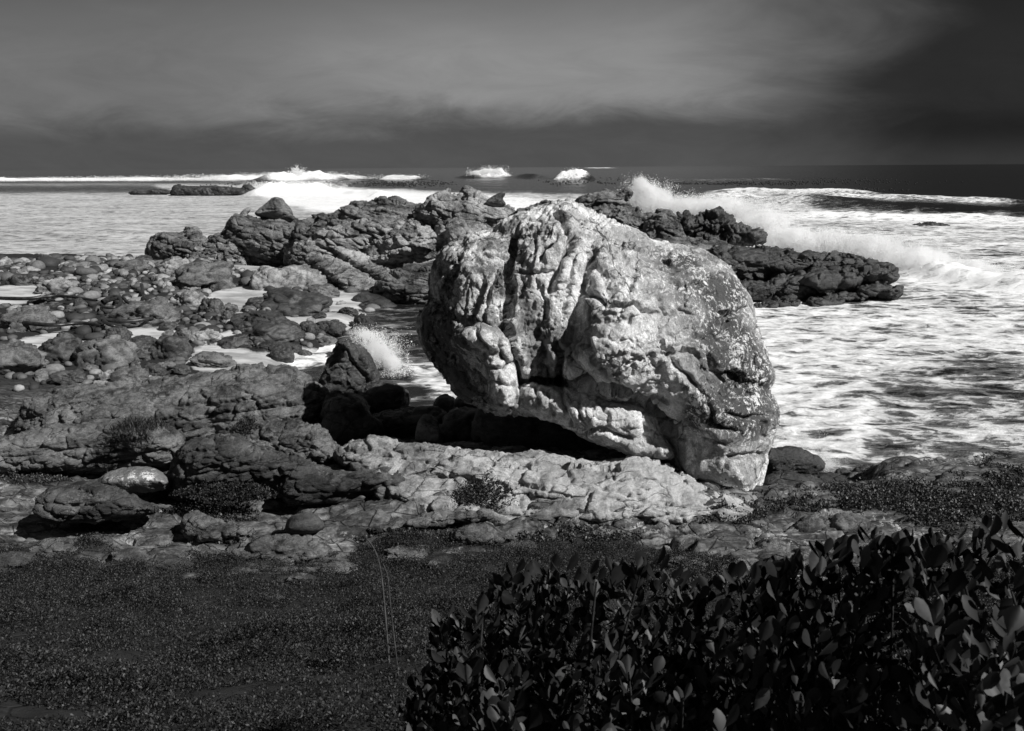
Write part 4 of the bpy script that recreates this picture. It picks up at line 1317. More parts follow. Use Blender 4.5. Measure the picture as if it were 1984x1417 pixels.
rock('wet_rock', 'weed covered low rock between upright stone and boulder', 'rock',
     [(850, 850), (858, 815), (885, 795), (930, 795), (960, 815), (960, 860), (900, 866)], 16.0, .4, .9, 24, 'wet', 81, lean=.4, vox=.028, amp=.08, scale=1.4, fine=(.05, 5), facet=(.35, .06))


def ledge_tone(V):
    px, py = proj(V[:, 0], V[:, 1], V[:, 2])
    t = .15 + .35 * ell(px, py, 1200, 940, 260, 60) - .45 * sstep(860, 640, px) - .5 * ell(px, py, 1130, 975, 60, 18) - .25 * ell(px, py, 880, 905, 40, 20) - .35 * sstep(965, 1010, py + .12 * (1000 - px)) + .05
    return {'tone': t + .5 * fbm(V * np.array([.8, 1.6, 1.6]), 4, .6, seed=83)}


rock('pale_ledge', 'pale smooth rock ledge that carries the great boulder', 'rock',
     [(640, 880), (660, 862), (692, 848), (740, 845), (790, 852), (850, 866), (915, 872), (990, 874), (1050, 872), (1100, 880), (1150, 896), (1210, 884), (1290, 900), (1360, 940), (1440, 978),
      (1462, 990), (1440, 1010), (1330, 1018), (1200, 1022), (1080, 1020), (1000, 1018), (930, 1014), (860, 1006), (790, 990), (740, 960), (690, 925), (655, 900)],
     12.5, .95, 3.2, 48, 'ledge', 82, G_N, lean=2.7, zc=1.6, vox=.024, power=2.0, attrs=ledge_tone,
     bumps=[(1000, 930, 90, 26, 10, .2), (880, 890, 50, 24, 10, .12), (1220, 945, 80, 30, 12, .18), (1075, 925, 36, 30, 20, .2), (1130, 905, 60, 8, 4, -.6), (900, 955, 70, 22, 0, -.5), (1060, 975, 90, 12, 0, -.3), (820, 930, 50, 20, 0, -.3)],
     cracks=[([(1080, 908), (1120, 902), (1170, 908), (1200, 912)], 5, .22, -.05, 10), ([(900, 925), (925, 935), (928, 955)], 5, .16, 0, 8), ([(1060, 960), (1075, 930), (1095, 915)], 2.6, .1, .05, 10),
             ([(830, 915), (850, 890), (880, 876)], 3, .1, .05, 10), ([(960, 960), (1010, 940), (1060, 950), (1110, 965)], 2.6, .1, -.04, 10), ([(700, 870), (760, 885), (800, 890), (860, 905)], 3, .1, -.04, 10),
             ([(1200, 985), (1300, 978), (1400, 985)], 2, .06, 0, 6), ([(1170, 930), (1230, 925), (1280, 940)], 2, .07, .03, 8), ([(900, 905), (970, 900), (1040, 912)], 2.2, .08, -.04, 10)],
     **st_near(amp=.09, dip=6, strike=20, th=.3, bs=(.9, .5, .4), off=.05, cd=.08, sam=.09))
rock('bedrock_outcrop', 'dark bulging outcrop with a deep shaded undercut', 'rock',
     [(318, 960), (330, 890), (346, 866), (382, 850), (430, 845), (462, 850), (500, 862), (560, 878), (598, 890), (604, 905), (570, 925), (540, 960), (470, 985), (380, 985)],
     13.2, .8, 1.5, 55, 'outcrop_dark', 83, G_N, lean=-.25, **st_near(th=.18, sam=.09, strike=8, dip=10))
rock('bedrock_outcrop', 'flat topped slab with white lichen flecks, blunt at one end', 'rock',
     [(530, 960), (552, 905), (590, 896), (640, 902), (700, 905), (768, 904), (784, 918), (790, 944), (770, 956), (730, 962), (690, 972), (620, 985), (560, 985)],
     12.7, .7, 1.3, 40, 'outcrop_dark', 84, G_N, lean=.3, boxy=.35, **st_near(th=.25, sam=.05, cd=.04))
rock('patched_stone', 'smooth low stone blotched white with lichen', 'stone',
     [(186, 940), (196, 922), (222, 910), (258, 905), (296, 908), (324, 922), (334, 936), (316, 950), (260, 958), (206, 954)],
     12.6, .4, .7, 34, 'patched', 85, lean=.2, amp=.05, scale=1.2, fine=(.012, 7), facet=(.5, .04))
rock('bedrock_slab', 'tilted grey slabs below the lichen blotched stone', 'rock',
     [(60, 1010), (80, 955), (150, 935), (200, 938), (260, 962), (300, 980), (310, 992), (250, 1006), (160, 1016)],
     11.6, .45, .9, 30, 'outcrop_dark', 86, G_N, lean=.5, **st_near(th=.15, strike=-10, dip=-8))
rock('bedrock_slab', 'pale flat slab lying among dark creepers in the foreground', 'rock',
     [(340, 1040), (352, 1004), (378, 990), (400, 996), (440, 1006), (484, 1018), (500, 1034), (470, 1048), (400, 1056)],
     11.2, .3, .7, 26, 'outcrop', 87, G_N, lean=.6, **st_near(th=.2, sam=.03))
rock('bedrock_slab', 'dark egg shaped hump in the striped foreground bedrock', 'stone',
     [(550, 1030), (560, 1004), (580, 996), (610, 996), (622, 1006), (630, 1022), (610, 1034), (575, 1036)],
     11.3, .25, .4, 20, 'outcrop_dark', 88, lean=.2, amp=.03, scale=1.5, fine=(.01, 7))
rock('bedrock_slab', 'long thin bedding slab pointing at the pale ledge', 'rock',
     [(690, 1036), (740, 1012), (820, 998), (900, 986), (950, 990), (962, 1004), (900, 1018), (820, 1026), (750, 1040)],
     11.4, .35, .8, 18, 'outcrop', 89, G_N, lean=.4, **st_near(th=.1, sam=.05, strike=0, dip=10))
rock('bedrock_slab', 'flat pale tongue of bedrock at the edge of the ground cover', 'rock',
     [(850, 1050), (880, 1026), (920, 1014), (950, 1022), (990, 1038), (1004, 1046), (970, 1056), (900, 1056)],
     10.9, .3, .6, 20, 'outcrop', 90, G_N, lean=.5, **st_near(th=.15, sam=.04))
rock('bedrock_slab', 'striped pale slabs cropping out above the dark creeper', 'rock',
     [(430, 1100), (450, 1056), (500, 1038), (560, 1036), (620, 1044), (650, 1066), (640, 1090), (580, 1104), (500, 1110)],
     10.3, .35, .8, 30, 'outcrop', 91, G_N, lean=.6, **st_near(th=.08, sam=.05, strike=0, dip=12))
for i, (lab, P, D) in enumerate([
    ('smooth oval bedrock hump nearest the shrub on the sunny side', [(1440, 1090), (1456, 1056), (1490, 1040), (1530, 1046), (1556, 1066), (1548, 1090), (1500, 1100)], 10.6),
    ('pillowy row of pale bedrock humps behind the shrub', [(1380, 1066), (1400, 1040), (1450, 1030), (1500, 1036), (1520, 1056), (1470, 1072)], 11.4),
    ('broad low dome of grey bedrock beyond the shrub', [(1500, 1060), (1530, 1010), (1600, 998), (1680, 1004), (1730, 1030), (1720, 1070), (1600, 1080)], 11.6),
    ('grey bedrock pavement cracked into small blocks before the ledge', [(1150, 1060), (1160, 1010), (1240, 996), (1340, 1000), (1380, 1022), (1370, 1056), (1260, 1076)], 11.5),
    ('pale broken bedrock at the far end of the shrub', [(1680, 1120), (1700, 1060), (1760, 1044), (1860, 1050), (1900, 1090), (1860, 1130), (1740, 1136)], 10.5),
    ('weathered shore platform sloping to the open water', [(1600, 950), (1640, 912), (1720, 896), (1840, 894), (1990, 900), (2060, 930), (1990, 980), (1760, 980), (1640, 972)], 15.4),
    ('low hummock at the corner of the shore platform', [(1700, 1020), (1740, 985), (1830, 975), (1940, 985), (2000, 1020), (1900, 1050), (1760, 1046)], 12.6),
]):
    rock('bedrock_hump', lab, 'rock', P, D, .45, 1.0, 40, 'outcrop', 95 + i, G_N, lean=.6, **st_near(amp=.05, th=.22, sam=.04, bs=(.5, .4, .3), off=.05, cd=.06))
for i, (lab, P, D, mt) in enumerate([
    ('long black wet rock at the foot of the boulder by the surf', [(1478, 930), (1484, 885), (1500, 868), (1530, 868), (1560, 876), (1590, 886), (1600, 910), (1560, 930), (1510, 940)], 16.6, 'wet'),
    ('jagged black stone pressed against the boulder', [(1470, 900), (1482, 876), (1494, 862), (1506, 876), (1508, 900)], 15.6, 'wet'),
    ('dark sloping rock in the gully beside the boulder', [(1470, 985), (1478, 930), (1500, 912), (1560, 920), (1600, 934), (1580, 960), (1520, 980)], 14.6, 'wet'),
    ('black pointed hollow rock below the small splash', [(1556, 965), (1572, 925), (1596, 914), (1630, 920), (1650, 934), (1620, 950), (1590, 964)], 15.2, 'wet'),
    ('dark rounded stone behind the small splash', [(1612, 930), (1620, 912), (1634, 906), (1650, 914), (1658, 930), (1640, 938)], 16.0, 'outcrop_dark'),
    ('pale cobble in the gully at the toe of the boulder', [(1486, 976), (1490, 960), (1506, 953), (1520, 956), (1526, 970), (1510, 980)], 13.3, 'stone_pale'),
    ('grey cobble resting beside the pale cobble in the gully', [(1514, 966), (1522, 952), (1536, 954), (1544, 966), (1530, 974)], 13.5, 'stone_mid'),
    ('dark stone beneath the toe of the boulder', [(1450, 1000), (1456, 976), (1470, 960), (1484, 968), (1484, 990), (1470, 1002)], 12.8, 'outcrop_dark'),
]):
    rock('gully_rock', lab, 'stone', P, D, .35, .6, 26, mt, 110 + i, lean=.1, vox=.024, amp=.06, scale=1.2, fine=(.025, 5), facet=(.35, .06))
# ------------------------------------------------------------------ boulders, cobbles and weed of the beach
import bmesh


def stone_mesh(name, sub, seed, p=2.4, rough=.2, facet=.12):
    bm = bmesh.new()
    bmesh.ops.create_icosphere(bm, subdivisions=sub, radius=1)
    V = np.array([v.co[:] for v in bm.verts])
    Fc = np.array([[v.index for v in f.verts] for f in bm.faces])
    bm.free()
    V = V / (np.abs(V) ** p).sum(1)[:, None] ** (1 / p)
    f1, f2, r = worley(V * .9 + seed * 2.7)
    V = V * (1 + rough * fbm(V * .8, 3, .5, seed=seed) - facet * (f1 - .5) + .1 * (r - .5) * sstep(0, .2, f2 - f1) + .27 * facets(V * 1.05 + seed * 1.9) + .09 * facets(V * 2.9 + seed) + .05 * fbm(V * 3, 4, .6, seed=seed + 1) + .04 * fbm(V * 2.2, 3, ridged=True, seed=seed + 2) - .06 * np.exp(-((f2 - f1) / .08) ** 2))[:, None]
    o = new_obj(name, V, Fc, None)
    me = o.data
    bpy.data.objects.remove(o)
    return me


PROTO_L = [stone_mesh('boulder_shape', 5, k + 1, 2.2 + .5 * (k % 4), .26, .26) for k in range(7)]
PROTO_S = [stone_mesh('cobble_shape', 4, k + 20, 2.0 + .3 * (k % 4), .24, .26) for k in range(8)]


def ground_hit(px, py):
    z = .4
    for _ in range(7):
        p = on_level(np.array(float(px)), np.array(float(py)), z)
        z = max(-.05, float(land(np.array([p[0]]), np.array([p[1]]))[0]))
    return p[0], p[1], z


BEACH = []        # x, y, radius, label
MATS = {'d': 'stone_dark', 'm': 'stone_mid', 'p': 'stone_pale', 's': 'speckled', 'w': 'wet'}
TONE = {'d': 'dark', 'm': 'grey', 'p': 'pale', 's': 'speckled', 'w': 'wet black'}
_mesh_of = {}


def toned(me, mt):
    key = (me.name, mt)
    if key not in _mesh_of:
        c = me.copy()
        c.name = me.name
        c.materials.clear()
        c.materials.append(M[mt])
        _mesh_of[key] = c
    return _mesh_of[key]


def put_stone(name, me, loc, scale, rot):
    o = bpy.data.objects.new(name, me)
    COL.objects.link(o)
    o.location = loc
    o.scale = scale
    o.rotation_euler = rot
    return o


HAND = [
    (260, 518, 62, 22, 'm', 'wide flat grey rock below the dark headland'), (340, 520, 54, 30, 'p', 'pale blocky boulder below the dark headland'),
    (400, 538, 90, 48, 'm', 'large mottled boulder with dark blotches among the cobbles'), (326, 555, 16, 14, 'p', 'ball round pale stone beside the mottled boulder'),
    (368, 584, 60, 34, 'p', 'pale domed boulder at the rim of the upper sand patch'), (410, 602, 40, 34, 'd', 'dark angular boulder leaning on the pale domed boulder'),
    (290, 612, 98, 44, 'm', 'broad grey slab boulder tangled in kelp stems'), (325, 635, 33, 14, 'd', 'flat dark stone at the end of the kelp tangled slab'),
    (326, 649, 23, 17, 'p', 'pale egg stone on the sand behind the folded dark boulder'), (403, 657, 50, 28, 's', 'speckled oval boulder lying on the sand'),
    (356, 652, 28, 22, 'm', 'grainy grey stone touching the speckled oval boulder'), (333, 680, 68, 46, 'd', 'folded dark boulder with a soft ridge down its back'),
    (215, 690, 104, 62, 'm', 'huge smooth grey boulder sloping towards the outcrop'), (256, 728, 54, 40, 'm', 'leaning grey boulder at the rear of the cracked outcrop'),
    (220, 726, 26, 16, 'p', 'pale cobble with a dark base in a pocket of stones'), (203, 732, 20, 20, 'p', 'pale cobble squeezed against the huge smooth boulder'),
    (215, 746, 56, 12, 'p', 'pale flat slab at the very edge of the cracked outcrop'), (413, 702, 72, 22, 'm', 'low split dome of stone sunk in the lower sand'),
    (277, 662, 42, 14, 'd', 'jagged black heap of stone on the sand'), (234, 655, 40, 26, 'd', 'square dark stone beside the jagged black heap'),
    (264, 684, 58, 34, 'd', 'long black boulder behind the huge smooth boulder'), (352, 718, 32, 14, 'd', 'flat black stone in the hollow behind the outcrop'),
    (302, 723, 46, 24, 'd', 'dark striped stone in the hollow behind the outcrop'), (325, 711, 30, 18, 'm', 'small grey block between dark stones behind the outcrop'),
    (523, 510, 54, 18, 'd', 'long flat dark rock at the foot of the ridge'), (523, 545, 66, 42, 'p', 'pale grooved boulder like a folded cloth'),
    (592, 540, 84, 48, 'p', 'pale knobbed boulder with a black hollow under it'), (628, 566, 48, 22, 'm', 'low grooved grey stone below the tilted slab'),
    (503, 590, 48, 19, 'd', 'rounded dark stone alone on the upper sand'), (541, 572, 44, 16, 'd', 'long dark stone ending the upper sand patch'),
    (575, 592, 112, 42, 'd', 'wide wrinkled dark boulder between two sand patches'), (444, 601, 30, 17, 'm', 'striped grey stone at the lower rim of the upper sand'),
    (483, 601, 27, 11, 'm', 'flat grey stone at the lower rim of the upper sand'), (528, 622, 72, 27, 'w', 'smooth wet black boulder below the wrinkled boulder'),
    (480, 620, 44, 24, 'w', 'glossy black boulder with a slanting back'), (537, 647, 94, 36, 'd', 'very dark rough boulder spread before the lower sand'),
    (442, 617, 28, 20, 'd', 'blunt dark stone near the striped grey stone'), (473, 636, 28, 20, 'd', 'dull dark stone in front of the glossy black boulder'),
    (575, 638, 20, 16, 'w', 'small wet cone stone beside the rough dark boulder'), (598, 637, 32, 22, 'd', 'dark humped stone at the edge of the middle sand'),
    (642, 636, 54, 26, 'w', 'cluster topped wet boulder where foam meets the sand'), (604, 623, 17, 12, 'p', 'lone pale cobble on the middle sand patch'),
    (618, 614, 27, 8, 'd', 'thin dark stone on the middle sand patch'), (634, 656, 46, 15, 'm', 'smooth low grey hump washed by foam'),
    (456, 664, 46, 22, 'd', 'dark boulder bordering the lower sand patch'), (493, 664, 36, 18, 'd', 'dark round boulder next to the lower sand patch'),
    (525, 673, 48, 13, 'w', 'flat wet stone at the upper rim of the lower sand'), (563, 672, 34, 14, 'w', 'low wet stone between the foam and lower sand'),
    (592, 671, 24, 16, 'd', 'stubby dark stone at the foam edge'), (546, 688, 44, 27, 'd', 'pointed dark rock standing in the lower foam'),
    (706, 626, 38, 26, 'w', 'wet black block standing in the channel'), (652, 690, 40, 14, 'd', 'dark stone awash beside the wedge rock'),
    (676, 604, 30, 12, 'd', 'dark stone under the end of the tilted slab'), (690, 652, 20, 9, 'w', 'small wet stone awash in the channel'),
    (735, 582, 16, 14, 'm', 'round grey stone lodged in the layered ledges'), (800, 572, 14, 12, 'm', 'round stone perched on the layered ledges'),
    (60, 620, 90, 44, 'm', 'broad grey boulder among cobbles at the near beach'), (120, 680, 80, 50, 'd', 'big dark boulder beside the huge smooth boulder'),
    (30, 700, 100, 60, 'm', 'large rounded boulder at the landward end of the beach'), (110, 560, 60, 30, 'p', 'pale boulder half way along the beach'),
    (40, 545, 40, 20, 'd', 'dark boulder near the calm foamy water'), (150, 520, 44, 16, 'm', 'low grey boulder by the calm foamy water'), (140, 735, 50, 24, 'd', 'dark block behind the outcrop on the beach'),
]
G_B = 'boulders and cobbles on the beach'
for i, (cx, cy, w_, h_, tone, lab) in enumerate(HAND):
    x, y, zg = ground_hit(cx, cy + h_ * .40)
    m = y / F_PX
    rx = w_ * .54 * m
    ry = rx * (.75 if w_ > 50 else .85)
    rz = min(.72 * h_ * m, rx * 1.2)
    y2 = y + ry * .55
    zg2 = float(land(np.array([x]), np.array([y2]))[0])
    x2 = x * y2 / y
    zb = min(zg, max(zg2, -.1))
    me = toned(PROTO_L[i % 7] if w_ > 24 else PROTO_S[i % 8], MATS[tone])
    o = put_stone('beach_boulder' if w_ > 24 else 'beach_cobble', me, (x2, y2, zb + rz * .30), (rx, ry, rz), (rng.normal(0, .09), rng.normal(0, .12), rng.choice([0, math.pi]) + rng.normal(0, .25)))
    tag(o, lab, 'boulder' if w_ > 24 else 'stone', G_B)
    BEACH.append((x2, y2, rx * .9, ry * .9, lab))

BEACH_PX = np.array([(-160, 520), (0, 506), (200, 500), (330, 512), (470, 500), (560, 516), (620, 545), (700, 570), (760, 604), (730, 640), (650, 690), (560, 706), (400, 716),
                     (250, 752), (100, 752), (-160, 780)], float)
NAMED = [b for b in BEACH]
cand = []
tries = 0
while len(cand) < 225 and tries < 30000:
    tries += 1
    yy = 17.5 + 44 * rng.random() ** .8
    xx = -5 - 44 * rng.random()
    zz = float(land_base(np.array([xx]), np.array([yy]))[0])
    px, py = proj(xx, yy, zz)
    if not (-130 < px < 800 and inside(np.array([px]), np.array([py]), BEACH_PX)[0]):
        continue
    w_ = float(np.clip(math.exp(rng.normal(2.75, .42)), 8, 40))
    cov_, sand_ = masks(np.array([xx]), np.array([yy]), np.array([zz]))
    if sand_[0] > .3 and (rng.random() > .16 or w_ > 20):
        continue
    r = w_ * .5 * yy / F_PX
    if any(((xx - b[0]) / (b[2] + r * .75)) ** 2 + ((yy - b[1]) / (b[3] + r * .75)) ** 2 < 1 for b in BEACH):
        continue
    BEACH.append((xx, yy, r, r * .85, ''))
    cand.append((xx, yy, zz, r, px, sand_[0]))
ORD = ['nearest', 'second nearest', 'third nearest', 'fourth nearest', 'fifth nearest', 'sixth nearest', 'seventh nearest', 'eighth nearest', 'ninth nearest',
       'tenth nearest', 'eleventh nearest', 'twelfth nearest', 'thirteenth nearest', 'fourteenth nearest', 'fifteenth nearest', 'sixteenth nearest']
made = {}
for i, (xx, yy, zz, r, px, sd) in enumerate(cand):
    wetp = sstep(420, 640, px) * .75
    u = rng.random()
    tone = 'w' if u < wetp * .5 else ('d' if u < .42 + wetp * .3 else 'm' if u < .78 else 'p')
    rz = r * rng.uniform(.55, .85)
    zt = float(land(np.array([xx]), np.array([yy]))[0])
    me = toned(PROTO_L[i % 7] if r > .45 else PROTO_S[i % 8], MATS[tone])
    o = put_stone('beach_cobble', me, (xx, yy, zt + rz * .3), (r * rng.uniform(.95, 1.25), r * rng.uniform(.75, .95), rz), (rng.normal(0, .2), rng.normal(0, .2), rng.random() * 6.28))
    d = [math.hypot(xx - b[0], yy - b[1]) for b in NAMED]
    j = int(np.argmin(d))
    size = 'small' if r < .28 else 'fist shaped' if r < .45 else 'stout'
    made.setdefault((j, TONE[tone], size), []).append((d[j], o))
for (j, tn, size), lst in made.items():
    lst.sort(key=lambda t: t[0])
    who = NAMED[j][4].split(' ')
    short = ' '.join(who[:8])
    for n, (dd, o) in enumerate(lst):
        pre = '' if len(lst) == 1 else ', ' + ORD[n]
        tag(o, ('%s %s stone%s by %s' % (size, tn, pre, short)), 'stone', G_B)

# shingle filling the gaps
bm = bmesh.new()
bmesh.ops.create_icosphere(bm, subdivisions=2, radius=1)
SV = np.array([v.co[:] for v in bm.verts])
SF = np.array([[v.index for v in f.verts] for f in bm.faces])
bm.free()
n = 8000
yy = 17 + 46 * rng.random(n) ** .75
xx = -4 - 46 * rng.random(n)
zz = land_base(xx, yy)
px, py = proj(xx, yy, zz)
cov_, sand_ = masks(xx, yy, zz)
kp = inside(px, py, BEACH_PX) & (rng.random(n) > sand_ * .985)
xx, yy = xx[kp], yy[kp]
zz = land(xx, yy)
n = len(xx)
r = np.exp(rng.normal(-1.95, .38, n)) * np.interp(yy, [20, 60], [.8, 1.6])
sv = SV[None] * (1 + .3 * rng.normal(size=(n, 1, 3)) * .5) + .0
a = rng.random(n) * 6.28
ca, sa = np.cos(a), np.sin(a)
lump = 1 + .22 * fbm((SV[None] * 1.1 + np.arange(n)[:, None, None] * 1.37).reshape(-1, 3), 2).reshape(n, -1)
sv = sv * lump[:, :, None] * np.array([1.15, .9, .68])
X = sv[:, :, 0] * ca[:, None] - sv[:, :, 1] * sa[:, None]
Y = sv[:, :, 0] * sa[:, None] + sv[:, :, 1] * ca[:, None]
V = np.stack([X * r[:, None] + xx[:, None], Y * r[:, None] + yy[:, None], sv[:, :, 2] * r[:, None] + (zz + r * .22)[:, None]], -1).reshape(-1, 3)
Fc = (SF[None] + (np.arange(n) * len(SV))[:, None, None]).reshape(-1, 3)


def shingle_mat():
    m, k, b = new_mat('beach_shingle')
    g = k.n('ShaderNodeNewGeometry')
    r = k.math('POWER', g.outputs['Random Per Island'], 2.0)
    nn = k.noise(g.outputs['Position'], 9.0, 4)
    k.put(b, 'Base Color', k.grey(k.math('MULTIPLY', k.mix(r, .022, .30), k.mapr(nn, .3, .7, .7, 1.2, False))))
    k.put(b, 'Roughness', .75)
    bp = k.n('ShaderNodeBump', Strength=.5, Distance=.03)
    k.put(bp, 'Height', nn)
    k.put(b, 'Normal', bp.outputs[0])
    return m


M['shingle'] = shingle_mat()
tag(new_obj('shingle', V, Fc, M['shingle']), 'grey shingle of small stones filling the gaps of the beach', 'shingle', kind='stuff')


# ---- kelp stems
def tube(pts, rad, ns=6, sub=4):
    p = np.asarray(pts, float)
    for _ in range(sub):
        q = np.empty((len(p) * 2 - 2, 3))
        q[0::2] = p[:-1] * .75 + p[1:] * .25
        q[1::2] = p[:-1] * .25 + p[1:] * .75
        p = np.concatenate([p[:1], q, p[-1:]])
        if len(p) > 60:
            break
    n = len(p)
    t = np.gradient(p, axis=0)
    t /= np.linalg.norm(t, axis=1)[:, None] + 1e-9
    a = np.cross(t, [0.13, .31, .94])
    a /= np.linalg.norm(a, axis=1)[:, None] + 1e-9
    b = np.cross(t, a)
    rad = np.interp(np.linspace(0, 1, n), np.linspace(0, 1, len(np.atleast_1d(rad))), np.atleast_1d(rad))
    an = np.arange(ns) / ns * 2 * math.pi
    V = p[:, None] + rad[:, None, None] * (np.cos(an)[None, :, None] * a[:, None] + np.sin(an)[None, :, None] * b[:, None])
    i = np.arange(n * ns).reshape(n, ns)
    j = np.roll(i, -1, 1)
    F_ = np.stack([i[:-1], j[:-1], j[1:], i[1:]], -1).reshape(-1, 4)
    return V.reshape(-1, 3), F_


KELP = [
    ('kelp stem sweeping along the foot of the slab boulder', [(200, 600), (240, 588), (250, 604), (300, 604), (345, 606)]),
    ('kelp stem trailing across the pale cobbles', [(200, 636), (250, 640), (300, 634), (345, 618)]),
    ('coiled kelp stem looped over the near stones', [(200, 596), (222, 586), (238, 596), (234, 610), (210, 612), (198, 606)]),
    ('kelp stem hooked down behind the square dark stone', [(200, 626), (206, 642), (222, 650), (236, 646)]),
    ('kelp stem standing up beside the pale domed boulder', [(276, 566), (279, 584), (282, 596), (300, 602), (330, 603)]),
    ('limp kelp stem crossing the far cobbles', [(-20, 590), (60, 600), (120, 588), (190, 600)]),
    ('black kelp ribbon draped over the beach stones', [(40, 640), (100, 650), (160, 640), (200, 652)]),
]
for i, (lab, P) in enumerate(KELP):
    pts = []
    for a, b in P:
        x, y, z = ground_hit(a, b)
        pts.append((x, y, z + .28 + .12 * rng.random()))
    V, Fc = tube(pts, [.09, .075, .05], 7)
    V = V + .03 * np.stack([fbm(V * .9 + q, 2) for q in (1, 5, 9)], 1)
    tag(new_obj('kelp_stem', V, Fc, M['kelp'], origin=pts[0]), lab, 'kelp', 'kelp stems washed up on the beach')
# ------------------------------------------------------------------ plants
def leaf_cards(P, up, size, wid, fold=.25):
    """Small folded leaves: four corners and a keel each; P base, up direction, length, width."""
    n = len(P)
    side = np.cross(up, rng.normal(size=(n, 3)))
    side /= np.linalg.norm(side, axis=1)[:, None] + 1e-9
    nr = np.cross(up, side)
    L, W = size[:, None], wid[:, None]
    b = P
    m1 = P + up * L * .6 + side * W * .5 + nr * L * .06
    m2 = P + up * L * .6 - side * W * .5 + nr * L * .06
    t = P + up * L + nr * L * .18
    V = np.stack([b, m1, t, m2], 1).reshape(-1, 3)
    i = np.arange(n)[:, None] * 4
    return V, np.concatenate([i, i + 1, i + 2, i + 3], 1)


def scatter_cover(n, ylo, yhi, lo, hi, cmin=0.0):
    y = ylo + (yhi - ylo) * rng.random(n)
    x = (rng.random(n) * 2 - 1) * (y * .74 + 1.2)
    z = land_base(x, y)
    c, s = masks(x, y, z)
    c = c + 8 * fbm(np.stack([x, y, 0 * x], 1) * 5, 2, seed=51)
    k_ = (c > cmin) & (rng.random(n) < sstep(cmin - 2, cmin + 10, c) + .1)
    x, y = x[k_], y[k_]
    P = np.stack([x, y, 0 * x], 1)
    gap = fbm(P * 2.6, 3, .6, seed=53) + .6 * fbm(P * .7, 2, seed=54) > -.28
    x, y, c = x[gap], y[gap], c[k_][gap]
    return x, y, land(x, y), c


def sprigs(x, y, z, nl, tall, lmin, lmax, ratio, spread=.9):
    n = len(x)
    cl_ = fbm(np.stack([x, y, z], 1) * 1.1, 2, seed=52) + .9 * fbm(np.stack([x, y, z], 1) * 3.4, 3, seed=55)
    h = tall * (.3 + .9 * rng.random(n)) * np.clip(.8 + 1.5 * cl_, .25, 2.6)
    ax = np.stack([rng.normal(0, .25, n), rng.normal(0, .25, n), np.ones(n)], 1)
    base = np.stack([x, y, z - .01], 1)
    f = rng.random((n, nl))
    f[:, 0] = 1
    P = base[:, None] + ax[:, None] * (h[:, None] * f)[..., None] + rng.normal(0, .012, (n, nl, 3))
    U = rng.normal(size=(n, nl, 3)) * spread
    U[..., 2] = np.abs(U[..., 2]) * .6 + .45
    U /= np.linalg.norm(U, axis=2)[..., None]
    L = lmin + (lmax - lmin) * rng.random(n * nl)
    return leaf_cards(P.reshape(-1, 3), U.reshape(-1, 3), L, L * ratio * (.7 + .6 * rng.random(n * nl)))


x, y, z, c = scatter_cover(90000, 3.6, 10.9, 0, 0)
V1, F1 = sprigs(x, y, z, 5, .095, .010, .028, .5)
x, y, z, c = scatter_cover(30000, 8.8, 11.0, 0, 0)
V2, F2 = sprigs(x, y, z, 5, .08, .012, .03, .5)
# hummocks where the creeper has grown over itself
hx, hy, hz, hc = scatter_cover(150, 4.2, 11.2, 0, 0)
X_, Y_, Z_ = [], [], []
for a, b, c_ in zip(hx, hy, hz):
    R_ = rng.uniform(.10, .42)
    n_ = int(3600 * R_ * R_) + 60
    rr, th = R_ * np.sqrt(rng.random(n_)), rng.random(n_) * 6.28
    px_, py_ = a + rr * np.cos(th) * 1.3, b + rr * np.sin(th) * .8
    X_.append(px_)
    Y_.append(py_)
    Z_.append(land(px_, py_) + R_ * rng.uniform(.3, .6) * (1 - (rr / R_) ** 2))
V3, F3 = sprigs(np.concatenate(X_), np.concatenate(Y_), np.concatenate(Z_), 5, .07, .010, .030, .5)
F2 = np.concatenate([F2, F3 + len(V2)])
V2 = np.concatenate([V2, V3])
cover = new_obj('ground_cover', np.concatenate([V1, V2]), np.concatenate([F1, F2 + len(V1)]), M['cover'])
tag(cover, 'dark low creeping plants carpeting the foreground slope', 'ground cover', kind='stuff')
# mats of low succulents among the rocks
x, y, z, c = scatter_cover(60000, 11.0, 16.5, 0, 0)
V1, F1 = sprigs(x, y, z, 5, .10, .03, .055, .6)
tag(new_obj('succulent_mat', V1, F1, M['mat']), 'low dark succulent mats between the rocks', 'succulents', kind='stuff')


# ---- tufts seated on and against the rocks
def tuft(label, poly, D, h, n, mat='cover', blade=False):
    poly = np.array(poly, float)
    pts = []
    while len(pts) < n:
        p = rng.random(2) * (poly.max(0) - poly.min(0)) + poly.min(0)
        if inside(np.array([p[0]]), np.array([p[1]]), poly)[0]:
            pts.append(p)
    pts = np.array(pts)
    W = at_depth(pts[:, 0], pts[:, 1], D + rng.normal(0, .10, n) + (poly[:, 1].max() - pts[:, 1]) * .006)
    if blade:
        U = rng.normal(size=(n, 3)) * .45
        U[:, 2] = 1
        U /= np.linalg.norm(U, axis=1)[:, None]
        L = h * (.5 + rng.random(n))
        V, F_ = leaf_cards(W, U, L, L * .07)
    else:
        V, F_ = sprigs(W[:, 0], W[:, 1], W[:, 2], 5, h, .02, .045, .55)
    o = new_obj('rock_plant', V, F_, M[mat], origin=(W[:, 0].mean(), W[:, 1].mean(), W[:, 2].min()))
    tag(o, label, 'plant', 'low plants rooted among the rocks')


